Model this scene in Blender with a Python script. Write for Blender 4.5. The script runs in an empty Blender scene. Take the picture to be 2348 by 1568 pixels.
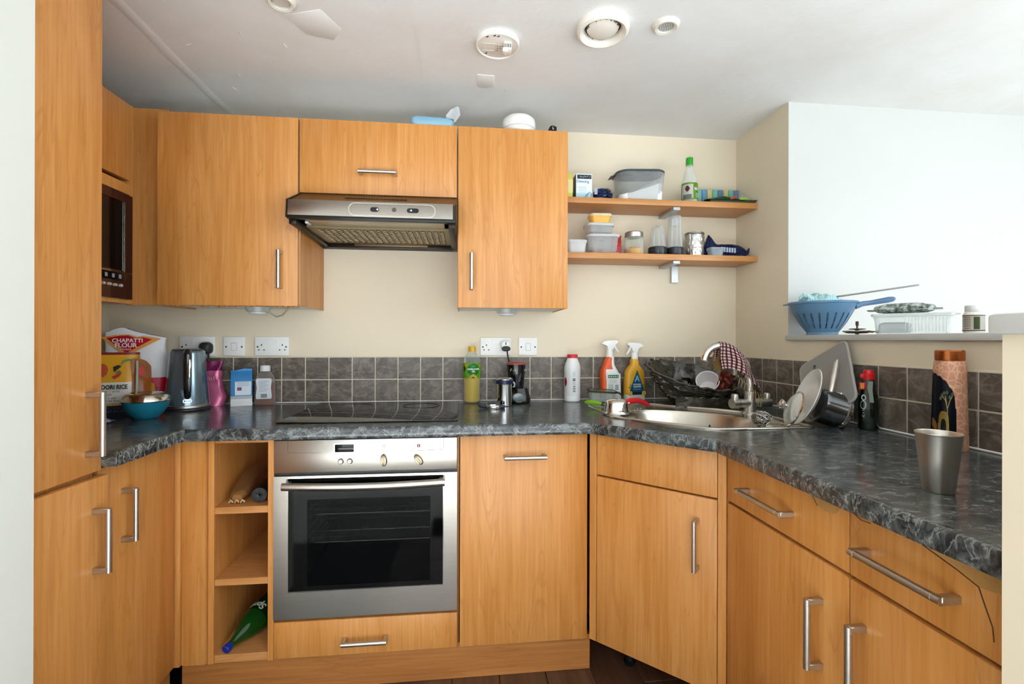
import bpy, bmesh, math, random
from mathutils import Vector, Matrix, noise
R = math.radians
PI = math.pi
rnd = random.Random(11)
scene = bpy.context.scene
COL = scene.collection

# ------------------------------------------------------------------ camera
cd = bpy.data.cameras.new('camera')
cam = bpy.data.objects.new('camera', cd); COL.objects.link(cam)
cam.location = (0.6208, -2.2433, 1.1821)
YAW, PITCH, ROLL = 0.1097, 0.0004, 0.0023
Fv = Vector((math.sin(YAW)*math.cos(PITCH), math.cos(YAW)*math.cos(PITCH), math.sin(PITCH)))
Rv = Vector((math.cos(YAW), -math.sin(YAW), 0)); Uv = Rv.cross(Fv)
R2 = Rv*math.cos(ROLL) + Uv*math.sin(ROLL); U2 = -Rv*math.sin(ROLL) + Uv*math.cos(ROLL)
cam.rotation_euler = Matrix((R2, U2, -Fv)).transposed().to_euler()
cd.sensor_width = 36; cd.lens = 1102.7/2348*36
cd.shift_x = -12.4/2348; cd.shift_y = -5.7/2348
cd.clip_start = 0.02
scene.camera = cam

# ------------------------------------------------------------------ light
w = bpy.data.worlds.new('sky'); scene.world = w; w.use_nodes = True
w.node_tree.nodes['Background'].inputs[0].default_value = (0.80, 0.90, 1.0, 1)
w.node_tree.nodes['Background'].inputs[1].default_value = 1.0
def area(name, loc, rot, sx, sy, power, col):
    l = bpy.data.lights.new(name, 'AREA'); l.shape = 'RECTANGLE'; l.size = sx; l.size_y = sy
    l.energy = power; l.color = col
    o = bpy.data.objects.new(name, l); COL.objects.link(o); o.location = loc; o.rotation_euler = rot
    return o
area('daylight_side_window', (4.52, -3.45, 1.30), (0, R(90), 0), 1.5, 2.3, 50, (0.78, 0.89, 1.0))
area('daylight_rear_window', (1.35, -5.22, 1.25), (R(90), 0, 0), 5.5, 1.7, 45, (0.82, 0.91, 1.0))
sl = bpy.data.lights.new('added_bounce_sun', 'SUN'); sl.energy = 33; sl.angle = R(1.5); sl.color = (0.95, 0.97, 1.0)  # added sun: bounces off the unseen floor behind to brighten the ceiling
so = bpy.data.objects.new('added_bounce_sun', sl); COL.objects.link(so); so.location = (1, -9, 5)
so.rotation_euler = Vector((-.06, .75, -.66)).to_track_quat('-Z', 'Y').to_euler()
scene.view_settings.view_transform = 'Standard'
scene.view_settings.look = 'None'
scene.view_settings.gamma = 1.0
scene.view_settings.use_curve_mapping = False
scene.view_settings.exposure = 0.70

# ------------------------------------------------------------------ materials
def lin(h):
    if not isinstance(h, str): return h
    h = h.lstrip('#'); c = [int(h[i:i+2], 16)/255 for i in (0, 2, 4)]
    return tuple(x/12.92 if x <= .04045 else ((x+.055)/1.055)**2.4 for x in c) + (1,)
_mc = {}
def newmat(name):
    m = bpy.data.materials.new(name); m.use_nodes = True
    nt = m.node_tree; return m, nt, nt.nodes, nt.links, nt.nodes['Principled BSDF']
def coords(N, L, scale=(1, 1, 1), rand=0.0, kind='Object'):
    tc = N.new('ShaderNodeTexCoord'); mp = N.new('ShaderNodeMapping'); mp.inputs['Scale'].default_value = scale
    L.new(tc.outputs[kind], mp.inputs['Vector'])
    if rand:
        oi = N.new('ShaderNodeObjectInfo'); ml = N.new('ShaderNodeMath'); ml.operation = 'MULTIPLY'; ml.inputs[1].default_value = rand
        L.new(oi.outputs['Random'], ml.inputs[0]); L.new(ml.outputs[0], mp.inputs['Location'])
    return mp.outputs[0]
def ntex(N, L, vec, scale, detail=4, rough=.55, dist=0.0):
    n = N.new('ShaderNodeTexNoise'); n.inputs['Scale'].default_value = scale; n.inputs['Detail'].default_value = detail
    n.inputs['Roughness'].default_value = rough; n.inputs['Distortion'].default_value = dist
    L.new(vec, n.inputs['Vector']); return n.outputs['Fac']
def ramp(N, L, fac, stops):
    r = N.new('ShaderNodeValToRGB'); e = r.color_ramp.elements
    while len(e) < len(stops): e.new(.5)
    for q, (p, c) in zip(e, stops): q.position = p; q.color = lin(c)
    L.new(fac, r.inputs[0]); return r.outputs[0]
def mixc(N, L, a, b, fac, mode='MIX'):
    m = N.new('ShaderNodeMix'); m.data_type = 'RGBA'; m.blend_type = mode
    for i, v in ((0, fac), (6, a), (7, b)):
        if hasattr(v, 'node'): L.new(v, m.inputs[i])
        else: m.inputs[i].default_value = lin(v) if i else v
    return m.outputs[2]
def bumpn(N, L, h, s, d, b):
    n = N.new('ShaderNodeBump'); n.inputs['Strength'].default_value = s; n.inputs['Distance'].default_value = d
    L.new(h, n.inputs['Height']); L.new(n.outputs[0], b.inputs['Normal'])

def P(h, rough=.5, metal=0, spec=.5, coat=0, trans=0, ior=1.45, var=.05, emit=0, bump=0, bscale=60):
    k = (h, rough, metal, spec, coat, trans, ior, var, emit, bump, bscale)
    if k in _mc: return _mc[k]
    m, nt, N, L, b = newmat('plain_%s_%d' % (h.lstrip('#'), len(_mc)))
    v = coords(N, L)
    n = ntex(N, L, v, 14, 3)
    dark = tuple(x*(1-2*var) for x in lin(h)[:3]) + (1,)
    L.new(mixc(N, L, dark, h, n), b.inputs['Base Color'])
    b.inputs['Roughness'].default_value = rough; b.inputs['Metallic'].default_value = metal
    b.inputs['Specular IOR Level'].default_value = spec; b.inputs['Coat Weight'].default_value = coat
    b.inputs['Transmission Weight'].default_value = trans; b.inputs['IOR'].default_value = ior
    if bump: bumpn(N, L, ntex(N, L, v, bscale, 4), bump, .003, b)
    _mc[k] = m; return m
def CLEAR(h, op=.12, rough=.05, fres=.5):
    k = ('clear', h, op, rough, fres)
    if k in _mc: return _mc[k]
    m, nt, N, L, b = newmat('clear_%s_%d' % (h.lstrip('#'), len(_mc)))
    L.new(coords(N, L), (nn := N.new('ShaderNodeTexNoise')).inputs['Vector']); nn.inputs['Scale'].default_value = 20
    b.inputs['Base Color'].default_value = lin(h); b.inputs['Roughness'].default_value = rough
    t = N.new('ShaderNodeBsdfTransparent'); c = lin(h)
    t.inputs[0].default_value = tuple(1-(1-x)*.35 for x in c[:3]) + (1,)
    lw = N.new('ShaderNodeLayerWeight'); lw.inputs[0].default_value = .35
    a = N.new('ShaderNodeMath'); a.operation = 'MULTIPLY_ADD'; a.inputs[1].default_value = fres; a.inputs[2].default_value = op
    L.new(lw.outputs['Facing'], a.inputs[0])
    a2 = N.new('ShaderNodeMath'); a2.operation = 'MULTIPLY_ADD'; a2.inputs[1].default_value = op*.4; L.new(nn.outputs['Fac'], a2.inputs[0]); L.new(a.outputs[0], a2.inputs[2])
    a2.use_clamp = True
    mx = N.new('ShaderNodeMixShader'); L.new(a2.outputs[0], mx.inputs[0]); L.new(t.outputs[0], mx.inputs[1]); L.new(b.outputs[0], mx.inputs[2])
    L.new(mx.outputs[0], nt.nodes['Material Output'].inputs[0])
    _mc[k] = m; return m

def wood(name, sc, light, mid, dark, rough=.38):
    m, nt, N, L, b = newmat(name)
    v = coords(N, L, sc, 37)
    broad = ntex(N, L, v, 1.0, 3, .5, .35)
    base = ramp(N, L, broad, [(.26, dark), (.42, mid), (.52, light), (.60, mid), (.70, light)])
    v2 = coords(N, L, tuple(q*(11 if q > 1 else 4.5) for q in sc), 91)
    fine = ntex(N, L, v2, 1.6, 4, .55, .15)
    c = mixc(N, L, base, ramp(N, L, fine, [(.34, dark), (.50, mid), (.66, light)]), .36)
    v3 = coords(N, L, tuple(2.2*q for q in sc), 53)
    lines = ntex(N, L, v3, 1.3, 2, .5, 1.2)
    thin = ramp(N, L, lines, [(.478, '000000'), (.497, 'ffffff'), (.503, 'ffffff'), (.52, '000000')])
    f = N.new('ShaderNodeMath'); f.operation = 'MULTIPLY'; f.inputs[1].default_value = .34; L.new(thin, f.inputs[0])
    c = mixc(N, L, c, dark, f.outputs[0])
    L.new(c, b.inputs['Base Color']); b.inputs['Roughness'].default_value = rough
    bumpn(N, L, fine, .05, .002, b)
    return m
WOOD = wood('cherry_wood_upright', (6.5, 6.5, .55), 'd89a57', 'ca8842', 'b06e2f')
WOODH = wood('cherry_wood_level', (.55, 6.5, 6.5), 'd0955c', 'c4884c', 'a96f38')
WOODD = wood('cherry_wood_kick', (.5, 6.5, 6.5), 'c58648', 'b2733a', '935a2a')

def worktop_mat(name, a=.5):
    m, nt, N, L, b = newmat(name)
    v = coords(N, L, (1, 1.6, 1))
    n1 = ntex(N, L, v, 26, 9, .72, .9)
    base = ramp(N, L, n1, [(.30, '1a1d1f'), (.44, '2b2f31'), (.54, '4a4f50'), (.64, '717676'), (.78, '4b5052')])
    n2 = ntex(N, L, v, 15, 7, .62, .5)
    vein = ramp(N, L, n2, [(.475, '000000'), (.5, 'ffffff'), (.515, '000000')])
    f = N.new('ShaderNodeMath'); f.operation = 'MULTIPLY'; f.inputs[1].default_value = a; L.new(vein, f.inputs[0])
    L.new(mixc(N, L, base, 'a9ada8', f.outputs[0]), b.inputs['Base Color'])
    rr = ramp(N, L, ntex(N, L, v, 30, 3), [(.3, (.13, .13, .13, 1)), (.7, (.27, .27, .27, 1))])
    L.new(rr, b.inputs['Roughness']); b.inputs['Specular IOR Level'].default_value = .62
    return m
WTOP = worktop_mat('granite_laminate', .16)
WEDGE = worktop_mat('granite_laminate_edge', .5)

def tile_mat():
    m, nt, N, L, b = newmat('slate_tile')
    v = coords(N, L, (1, 1, 1), 23)
    n = ntex(N, L, v, 14, 8, .68, .8)
    base = ramp(N, L, n, [(.3, '4b433a'), (.5, '665c52'), (.66, '82776b')])
    v2 = coords(N, L, (1.3, 1.3, 2.2), 71)
    vein = ramp(N, L, ntex(N, L, v2, 6, 3, .5, 1.6), [(.47, '000000'), (.5, 'cfcfcf'), (.55, '000000')])
    f = N.new('ShaderNodeMath'); f.operation = 'MULTIPLY'; f.inputs[1].default_value = .6; L.new(vein, f.inputs[0])
    L.new(mixc(N, L, base, 'a59a8f', f.outputs[0]), b.inputs['Base Color'])
    b.inputs['Roughness'].default_value = .42; bumpn(N, L, n, .25, .003, b)
    return m
TILE = tile_mat()
def paint(name, h, stain, amt=.25, bs=.12):
    m, nt, N, L, b = newmat(name)
    v = coords(N, L)
    s = ramp(N, L, ntex(N, L, v, 1.7, 5, .6, .4), [(.42, '000000'), (.75, 'ffffff')])
    f = N.new('ShaderNodeMath'); f.operation = 'MULTIPLY'; f.inputs[1].default_value = amt; L.new(s, f.inputs[0])
    L.new(mixc(N, L, h, stain, f.outputs[0]), b.inputs['Base Color'])
    b.inputs['Roughness'].default_value = .75
    bumpn(N, L, ntex(N, L, v, 26, 7, .6), bs, .004, b)
    return m
CREAM = paint('cream_paint', 'e3d6bd', 'd3c4a8')
WHITELIT = paint('white_and_lit_cream', 'c4c5c0', 'bebfba', .2, .05)  # white boards and walls; on the living wall it paints brightly lit cream
CEILP = paint('ceiling_paint', 'e6e6e4', 'd6cfc5', .6, .35)
PALE = paint('pale_paint', 'd3d5cd', 'cccec6', .2, .05)
def brushed(name, h, rough, sc):
    m, nt, N, L, b = newmat(name)
    n = ntex(N, L, coords(N, L, sc), 5, 3)
    dk = tuple(x*.82 for x in lin(h)[:3]) + (1,)
    L.new(mixc(N, L, dk, h, n), b.inputs['Base Color'])
    b.inputs['Metallic'].default_value = 1; b.inputs['Roughness'].default_value = rough
    return m
STEEL = brushed('brushed_steel', 'c4bfb6', .30, (3, 60, 60))
STEELV = brushed('brushed_steel_upright', 'cdc8bf', .33, (60, 60, 3))
NICKEL = brushed('satin_nickel', 'c9c5bd', .36, (40, 40, 40))
CHROME = P('e2e2e0', .07, 1, var=.02)
POLISH = P('d8d4cd', .14, 1, var=.04)
WPLAST = P('f0f0ec', .35, var=.02)
BLACK = P('141415', .35)
GROUT = P('e2d9c2', .85, bump=.2)
VOID = P('0b0a09', .6)
CARC = P('e8e5dc', .5)

# ------------------------------------------------------------------ mesh helpers
class G:
    def __init__(s): s.bm = bmesh.new(); s.T = None
    def _v(s, p):
        p = Vector(p)
        return s.bm.verts.new(s.T @ p if s.T else p)
    def _f(s, vs, mi=0):
        try: f = s.bm.faces.new(vs); f.material_index = mi; return f
        except ValueError: return None
    def box(s, x0, x1, y0, y1, z0, z1, b=0, seg=2, mi=0):
        v = [s._v(p) for p in ((x0,y0,z0),(x1,y0,z0),(x1,y1,z0),(x0,y1,z0),(x0,y0,z1),(x1,y0,z1),(x1,y1,z1),(x0,y1,z1))]
        fs = [s._f([v[i] for i in q], mi) for q in ((3,2,1,0),(4,5,6,7),(0,1,5,4),(1,2,6,5),(2,3,7,6),(3,0,4,7))]
        if b:
            es = list({e for f in fs for e in f.edges})
            bmesh.ops.bevel(s.bm, geom=es, offset=b, segments=seg, profile=.5, affect='EDGES', clamp_overlap=True)
        return s
    def lathe(s, prof, c=(0,0,0), seg=32, sx=1, sy=1, mats=None):
        rings = []
        for r, z in prof:
            if r < 1e-6: rings.append([s._v((c[0], c[1], c[2]+z))])
            else: rings.append([s._v((c[0]+sx*r*math.cos(2*PI*i/seg), c[1]+sy*r*math.sin(2*PI*i/seg), c[2]+z)) for i in range(seg)])
        for k in range(len(rings)-1):
            a, b = rings[k], rings[k+1]; mi = mats[k] if mats else 0
            for i in range(seg):
                j = (i+1) % seg
                if len(a) == 1 and len(b) == 1: continue
                if len(a) == 1: s._f([a[0], b[j], b[i]], mi)
                elif len(b) == 1: s._f([a[i], a[j], b[0]], mi)
                else: s._f([a[i], a[j], b[j], b[i]], mi)
        return s
    def loft(s, rings, cap=(True, True), mats=None, closed=True):
        rv = [[s._v(p) for p in r] for r in rings]; n = len(rv[0])
        for k in range(len(rv)-1):
            mi = mats[k] if mats else 0
            for i in range(n if closed else n-1):
                j = (i+1) % n; s._f([rv[k][i], rv[k][j], rv[k+1][j], rv[k+1][i]], mi)
        if cap[0]: s._f(rv[0][::-1], mats[0] if mats else 0)
        if cap[1]: s._f(rv[-1], mats[-1] if mats else 0)
        return s
    def tube(s, pts, r, seg=10, caps=True, flat=1.0):
        pts = [Vector(p) for p in pts]; n = len(pts)
        rs = r if isinstance(r, (list, tuple)) else [r]*n
        t0 = (pts[1]-pts[0]).normalized()
        u = t0.orthogonal().normalized() if abs(t0.z) > .9 else Vector((0,0,1)).cross(t0).normalized()
        rings = []
        for i, p in enumerate(pts):
            t = (pts[min(i+1, n-1)]-pts[max(i-1, 0)]).normalized()
            u = (u - t*u.dot(t)).normalized(); v = t.cross(u)
            rings.append([p + (u*math.cos(2*PI*k/seg)*flat + v*math.sin(2*PI*k/seg))*rs[i] for k in range(seg)])
        return s.loft(rings, (caps, caps))
    def prism(s, poly, a0, a1, plane='xy', b=0, mi=0, seg=2):
        f = {'xy': lambda p, a: (p[0], p[1], a), 'xz': lambda p, a: (p[0], a, p[1]), 'yz': lambda p, a: (a, p[0], p[1])}[plane]
        lo = [s._v(f(p, a0)) for p in poly]; hi = [s._v(f(p, a1)) for p in poly]; n = len(poly)
        fs = [s._f(lo[::-1], mi), s._f(hi, mi)] + [s._f([lo[i], lo[(i+1) % n], hi[(i+1) % n], hi[i]], mi) for i in range(n)]
        if b:
            es = list({e for q in fs if q for e in q.edges})
            bmesh.ops.bevel(s.bm, geom=es, offset=b, segments=seg, profile=.5, affect='EDGES', clamp_overlap=True)
        return s
    def plate(s, outer, holes, a0, a1, plane='xy', mi=0):
        f = {'xy': lambda p, a: (p[0], p[1], a), 'xz': lambda p, a: (p[0], a, p[1]), 'yz': lambda p, a: (a, p[0], p[1])}[plane]
        lv = []
        for a in (a0, a1):
            es = []; loops = []
            for lp in [outer]+holes:
                v = [s._v(f(p, a)) for p in lp]; loops.append(v)
                es += [s.bm.edges.new((v[i], v[(i+1) % len(v)])) for i in range(len(v))]
            for q in bmesh.ops.triangle_fill(s.bm, edges=es, use_beauty=True)['geom']:
                if isinstance(q, bmesh.types.BMFace): q.material_index = mi
            lv.append(loops)
        for A, B in zip(*lv):
            for i in range(len(A)):
                j = (i+1) % len(A); s._f([A[i], A[j], B[j], B[i]], mi)
        return s
    def sheet(s, fn, nu, nv, thick=0, uv=False):
        vs = [[s._v(fn(i/nu, j/nv)) for j in range(nv+1)] for i in range(nu+1)]
        lay = s.bm.loops.layers.uv.verify() if uv else None
        fs = []
        for i in range(nu):
            for j in range(nv):
                f = s._f([vs[i][j], vs[i+1][j], vs[i+1][j+1], vs[i][j+1]]); fs.append(f)
                if uv and f:
                    for l, (a, b) in zip(f.loops, ((i,j),(i+1,j),(i+1,j+1),(i,j+1))): l[lay].uv = (a/nu, b/nv)
        if thick: bmesh.ops.solidify(s.bm, geom=[f for f in fs if f], thickness=thick)
        return s
def rrect(w, h, r, n=4, cx=0, cy=0):
    out = []
    for k, (sx, sy) in enumerate(((1,1),(-1,1),(-1,-1),(1,-1))):
        for i in range(n+1):
            a = (k + i/n)*PI/2
            out.append((cx+sx*(w/2-r)+r*math.cos(a), cy+sy*(h/2-r)+r*math.sin(a)))
    return out
def sell(a, b, e, n=40, cx=0, cy=0):
    out = []
    for i in range(n):
        t = 2*PI*i/n; c, q = math.cos(t), math.sin(t)
        out.append((cx+a*math.copysign(abs(c)**(2/e), c), cy+b*math.copysign(abs(q)**(2/e), q)))
    return out
def circ(r, n=24, cx=0, cy=0, ry=None): return [(cx+r*math.cos(2*PI*i/n), cy+(ry or r)*math.sin(2*PI*i/n)) for i in range(n)]
def obj(name, g, mat, parent=None, off=None, sharp=38, rec=True):
    if rec: bmesh.ops.recalc_face_normals(g.bm, faces=g.bm.faces)
    if off: bmesh.ops.translate(g.bm, verts=g.bm.verts, vec=-Vector(off))
    me = bpy.data.meshes.new(name); g.bm.to_mesh(me); g.bm.free()
    for m in (mat if isinstance(mat, (list, tuple)) else [mat]): me.materials.append(m)
    me.shade_smooth(); me.set_sharp_from_angle(angle=R(sharp))
    o = bpy.data.objects.new(name, me); COL.objects.link(o)
    if parent: o.parent = parent
    return o
def tag(o, label, cat, group=None, kind=None):
    if label: o['label'] = label
    if cat: o['category'] = cat
    if group: o['group'] = group
    if kind: o['kind'] = kind
    return o
def thing(name, label, cat, loc=(0,0,0), rz=0, group=None, rot=None):
    o = bpy.data.objects.new(name, None); o.empty_display_size = .05; COL.objects.link(o)
    o.location = loc; o.rotation_euler = rot if rot else (0, 0, rz)
    return tag(o, label, cat, group)
def struct(name, g, mat, label=None, parent=None):
    o = obj(name, g, mat, parent)
    if not parent: o['kind'] = 'structure'; o['label'] = label; o['category'] = name.split('_')[0]
    return o
def facing(x, y): return math.atan2(cam.location.x-x, -(cam.location.y-y))
def text(s, size, mat, parent, at=(0,0,0), wrap=0, rot=0, name='lettering', bold=0, ex=.0003, shear=0, sx=1.0, tilt=0):
    cu = bpy.data.curves.new('t', 'FONT'); cu.body = s; cu.size = size; cu.align_x = 'CENTER'; cu.align_y = 'CENTER'
    cu.extrude = ex; cu.offset = bold; cu.shear = shear; cu.resolution_u = 3
    t = bpy.data.objects.new('t', cu); COL.objects.link(t)
    dg = bpy.context.evaluated_depsgraph_get(); dg.update()
    me = bpy.data.meshes.new_from_object(t.evaluated_get(dg))
    bpy.data.objects.remove(t); bpy.data.curves.remove(cu)
    ca, sa = math.cos(rot), math.sin(rot)
    for v in me.vertices:
        x, y, d = v.co.x*sx, v.co.y, v.co.z
        x, y = x*ca-y*sa, x*sa+y*ca
        if wrap:
            a = x/wrap + at[0]; r = wrap+d
            v.co = (r*math.sin(a), -r*math.cos(a)+at[1], y+at[2])
        else: v.co = (x+at[0], -d+at[1], y+at[2])
    me.materials.clear(); me.materials.append(mat); me.name = name
    o = bpy.data.objects.new(name, me); COL.objects.link(o); o.parent = parent
    return o
def wrapdecal(parent, mat, r, a0, a1, z0, z1, name='label', n=16, r1=None, c=(0,0), th=.0006, shape=None):
    """thin curved label on a cylinder (r at z0, r1 at z1); angle 0 faces -y"""
    r1 = r1 or r; g = G()
    def fn(u, v):
        if shape: lo, hi = shape(u); z = lo+(hi-lo)*v
        else: z = z0+(z1-z0)*v
        a = a0+(a1-a0)*u; k = (z-z0)/(z1-z0) if z1 != z0 else 0; rr = r+(r1-r)*k+th
        return (c[0]+rr*math.sin(a), c[1]-rr*math.cos(a), z)
    g.sheet(fn, n, 4, .0003)
    return obj(name, g, mat, parent)
def nz(p, s=1.0): return noise.noise(Vector(p)*s)

# ================================================================== the room
XL, XR, ZC, ZW, TP = -0.895, 1.953, 2.169, 0.898, 0.1012
YS = -0.387
struct('floor_living', G().plate([(-2.7, -5.4), (4.6, -5.4), (4.6, .1), (XR+.2, .1), (XR+.2, -1.86), (XL-.1, -1.86), (XL-.1, -1.36), (-2.7, -1.36)], [], -.08, 0, 'xy'), P('d2d2d0', .9, bump=.4), 'unseen living area floor, made pale to bounce light up')  # unseen floor added in a pale colour, bounces light to the ceiling
floor = struct('floor', G().box(XL-.1, XR+.2, -1.86, .1, -.08, -.004), P('241a14', .5), 'dark brown plank floor seen below the cabinets')
FL = wood('dark_floor_plank', (5, .6, 5), '6a4a36', '533725', '3a261a', .35)
k = 0
for i in range(9):
    for j in range(3):
        x0 = .25+.165*i; y1 = -.02-.62*j - (.3 if i % 2 else 0)
        obj('plank', G().box(x0+.001, x0+.164, y1-.618, y1, -.004, 0, .0012, 1), FL, floor)
struct('ceiling', G().box(-2.7, 4.6, -5.4, .1, ZC, ZC+.1), CEILP, 'stained off-white plaster ceiling with patch marks')
ceil = bpy.data.objects['ceiling']
# plaster repairs: low raised skims
def skim(cx, cy, pts, h=.0012):
    g = G(); g.prism([(cx+a, cy+b) for a, b in pts], ZC-h, ZC+.004, 'xy', .0018, seg=2); obj('plaster_patch', g, CEILP, ceil)
skim(.70, -.40, [(-.035,-.05), (.03,-.048), (.036,.03), (.0,.045), (-.03,.038)], .002)
skim(.17, -.66, [(-.1,-.05), (.02,-.09), (.06,.0), (.02,.06), (-.06,.04)])
for x0, wd, hh in ((-.40, .022, .0022), (.47, .016, .0010)):
    g = G(); g.sheet(lambda u, v: (x0+.012*nz((x0*9, u*5, 0))+wd*(v-.5)*2, -1.22*u-.002, ZC-hh*(1-(2*v-1)**2)+.0002+.0006*nz((u*30, v*2, x0))), 40, 10); obj('tape_seam', g, CEILP, ceil, sharp=180)
for (x, y) in ((-.28,-.24), (-.22,-.34), (-.30,-.52), (.02,-.55), (.78,-.35), (-.1,-.6)):
    g = G(); a = rnd.uniform(0, 3); d = Vector((math.cos(a), math.sin(a), 0))*.012
    g.tube([Vector((x, y, ZC))-d, Vector((x, y, ZC-.002)), Vector((x, y, ZC))+d], [.001, .0025, .001], 6); obj('paint_flake', g, CEILP, ceil)

wb = struct('wall_back', G().box(XL-.1, XR+.1, 0, .1, 0, ZC), CREAM, 'cream painted back wall behind the wall cupboards')
struct('wall_left', G().box(XL-.1, XL, -1.228, 0, 0, ZC), CREAM, 'cream painted wall behind the microwave unit')
g = G(); g.box(XR, XR+.09, YS, 0, 0, ZC)
for f in g.bm.faces:
    if f.calc_center_median().y < YS+.001: f.material_index = 1  # end face: daylight on the cream is put into the colour as white
wr = struct('wall_right', g, [CREAM, WHITELIT], 'cream return wall at the right ends of the shelves')
struct('wall_living_room', G().box(XR+.09, 4.6, YS, YS+.12, 0, ZC), WHITELIT, 'wall beyond the half wall, strong light on cream painted as white')
hw = struct('wall_half', G().box(XR, XR+.22, -1.69, YS, 0, 1.182), CREAM, 'cream half wall behind the copper bottle and draining dishes')
struct('trim_1', G().box(XR-.016, XR+.235, -1.70, YS, 1.182, 1.203, .004), WHITELIT, 'white painted ledge board on top of the half wall')
struct('wall_nib_right', G().box(1.312, XR+.22, -1.86, -1.694, 0, 1.190), CREAM, 'cream end wall at the right edge, closing the worktop')
struct('trim_2', G().box(1.298, XR+.24, -1.885, -1.686, 1.190, 1.217, .005), WHITELIT, 'white cap board on the cream end wall at right edge')
struct('wall_nib_left', G().box(-2.6, -.197, -1.36, -1.228, 0, ZC), PALE, 'pale wall end at the left edge beside the tall cupboard')
struct('wall_far_left', G().box(-2.7, -2.6, -5.4, -1.228, 0, ZC), WHITELIT, 'white left wall of the living area')
# the rest of the living room with its two windows
g = G(); g.plate([(-5.4, 0), (YS, 0), (YS, ZC), (-5.4, ZC)], [[(-4.6, .55), (-2.3, .55), (-2.3, 2.05), (-4.6, 2.05)]], 4.45, 4.56, 'yz')
struct('wall_side', g, WHITELIT, 'white side wall with the wide window')
g = G(); g.plate([(-2.6, 0), (4.45, 0), (4.45, ZC), (-2.6, ZC)], [[(-1.4, .4), (4.1, .4), (4.1, 2.1), (-1.4, 2.1)]], -5.3, -5.18, 'xz')
struct('wall_rear', g, WHITELIT, 'white rear wall with the tall window')
g = G(); g.plate([(-4.6, .55), (-2.3, .55), (-2.3, 2.05), (-4.6, 2.05)], [[(-4.54, .61), (-3.48, .61), (-3.48, 1.99), (-4.54, 1.99)], [(-3.42, .61), (-2.36, .61), (-2.36, 1.99), (-3.42, 1.99)]], 4.46, 4.50, 'yz')
struct('window_1', g, WPLAST, 'white two-light window frame in the side wall')
g = G(); g.plate([(-1.4, .4), (4.1, .4), (4.1, 2.1), (-1.4, 2.1)], [[(-1.34, .46), (.94, .46), (.94, 2.04), (-1.34, 2.04)], [(1.0, .46), (2.54, .46), (2.54, 2.04), (1.0, 2.04)], [(2.6, .46), (4.04, .46), (4.04, 2.04), (2.6, 2.04)]], -5.2, -5.16, 'xz')
struct('window_2', g, WPLAST, 'white three-light window frame in the rear wall')

# tiles, each its own piece; two courses above the worktop
_tm = {}
def tile(parent, w, h, loc, rz):
    key = (round(w, 4), round(h, 4))
    if key not in _tm:
        g = G(); g.box(-w/2, w/2, -.007, -.001, -h/2, h/2, .0012, 1)
        _tm[key] = obj('tile', g, TILE, parent); o = _tm[key]
    else:
        o = bpy.data.objects.new('tile', _tm[key].data); COL.objects.link(o); o.parent = parent
    o.location = loc; o.rotation_euler = (0, 0, rz)
TS = TP-.0045
def course(parent, edges, horiz):
    for a, b in edges:
        ww = b-a-.0045
        if ww < .012: continue
        for r in range(2):
            z = ZW+.002+TP*(r+.5)
            if horiz: tile(parent, ww, TS, ((a+b)/2, 0, z), 0)
            else: tile(parent, ww, TS, (XR, -(a+b)/2, z), -PI/2)
ed = [XL]; x = -.3881-5*TP
while x < XR-.008:
    if x > XL+.012: ed.append(x)
    x += TP
ed.append(XR-.008)
course(wb, list(zip(ed, ed[1:])), True)
obj('grout', G().box(XL, XR, -.0045, .001, ZW, ZW+2*TP+.005, .001, 1), GROUT, wb)
ed = [.008]; y = .2226-2*TP
while y < 1.69:
    if y > .02: ed.append(y)
    y += TP
ed.append(1.69)
course(hw, list(zip(ed, ed[1:])), False)
obj('grout', G().box(XR-.0045, XR+.001, -1.69, 0, ZW, ZW+2*TP+.005, .001, 1), GROUT, hw)
obj('sealant', G().box(XL, XR, -.010, -.004, ZW, ZW+.005, .002, 1), WPLAST, wb)
obj('sealant', G().box(XR-.010, XR-.004, -1.69, -.01, ZW, ZW+.006, .002, 1), WPLAST, hw)

# ================================================================== fitted units
YD = -0.587          # plane of the base doors on the back run
ZB0, ZB1 = 0.131, 0.852
def handle(door, x, z, L, vert=True, yf=0, off=.034):
    g = G(); h = L/2
    def pt(a, y): return (x, y, z+a) if vert else (x+a, y, z)
    g.tube([pt(-h, yf-off), pt(-h+.012, yf-off), pt(h-.012, yf-off), pt(h, yf-off)], .0072, 14)
    g.tube([pt(-h+.013, yf-off), pt(-h+.0135, yf-off)], .0077, 14); g.tube([pt(h-.0135, yf-off), pt(h-.013, yf-off)], .0077, 14)
    for s in (-1, 1):
        a = s*(h-.0055)
        if vert: g.box(x-.0066, x+.0066, yf-off, yf+.001, z+a-.0066, z+a+.0066, .0015, 1)
        else: g.box(x+a-.0066, x+a+.0066, yf-off, yf+.001, z-.0066, z+.0066, .0015, 1)
    return obj('handle', g, NICKEL, door)
def front(root, name, x0, x1, z0, z1, hd=None, mat=None, yf=0, th=.019):
    d = obj(name, G().box(x0, x1, yf, yf+th, z0, z1, .0016, 2), mat or WOOD, root)
    if hd: handle(d, *hd, yf=yf)
    return d
def legs(root, xs, ys, z1=ZB0):
    for x in xs:
        for y in ys: obj('leg', G().lathe([(0,0),(.02,0),(.022,.012),(.016,.016),(.016,z1)], (x, y, 0), 12), BLACK, root)
def carcass(root, W, D, z0, z1, mat=None):
    return obj('body', G().box(.0008, W-.0008, .021, D, z0, z1, .001, 1), mat or WOOD, root)

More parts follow.
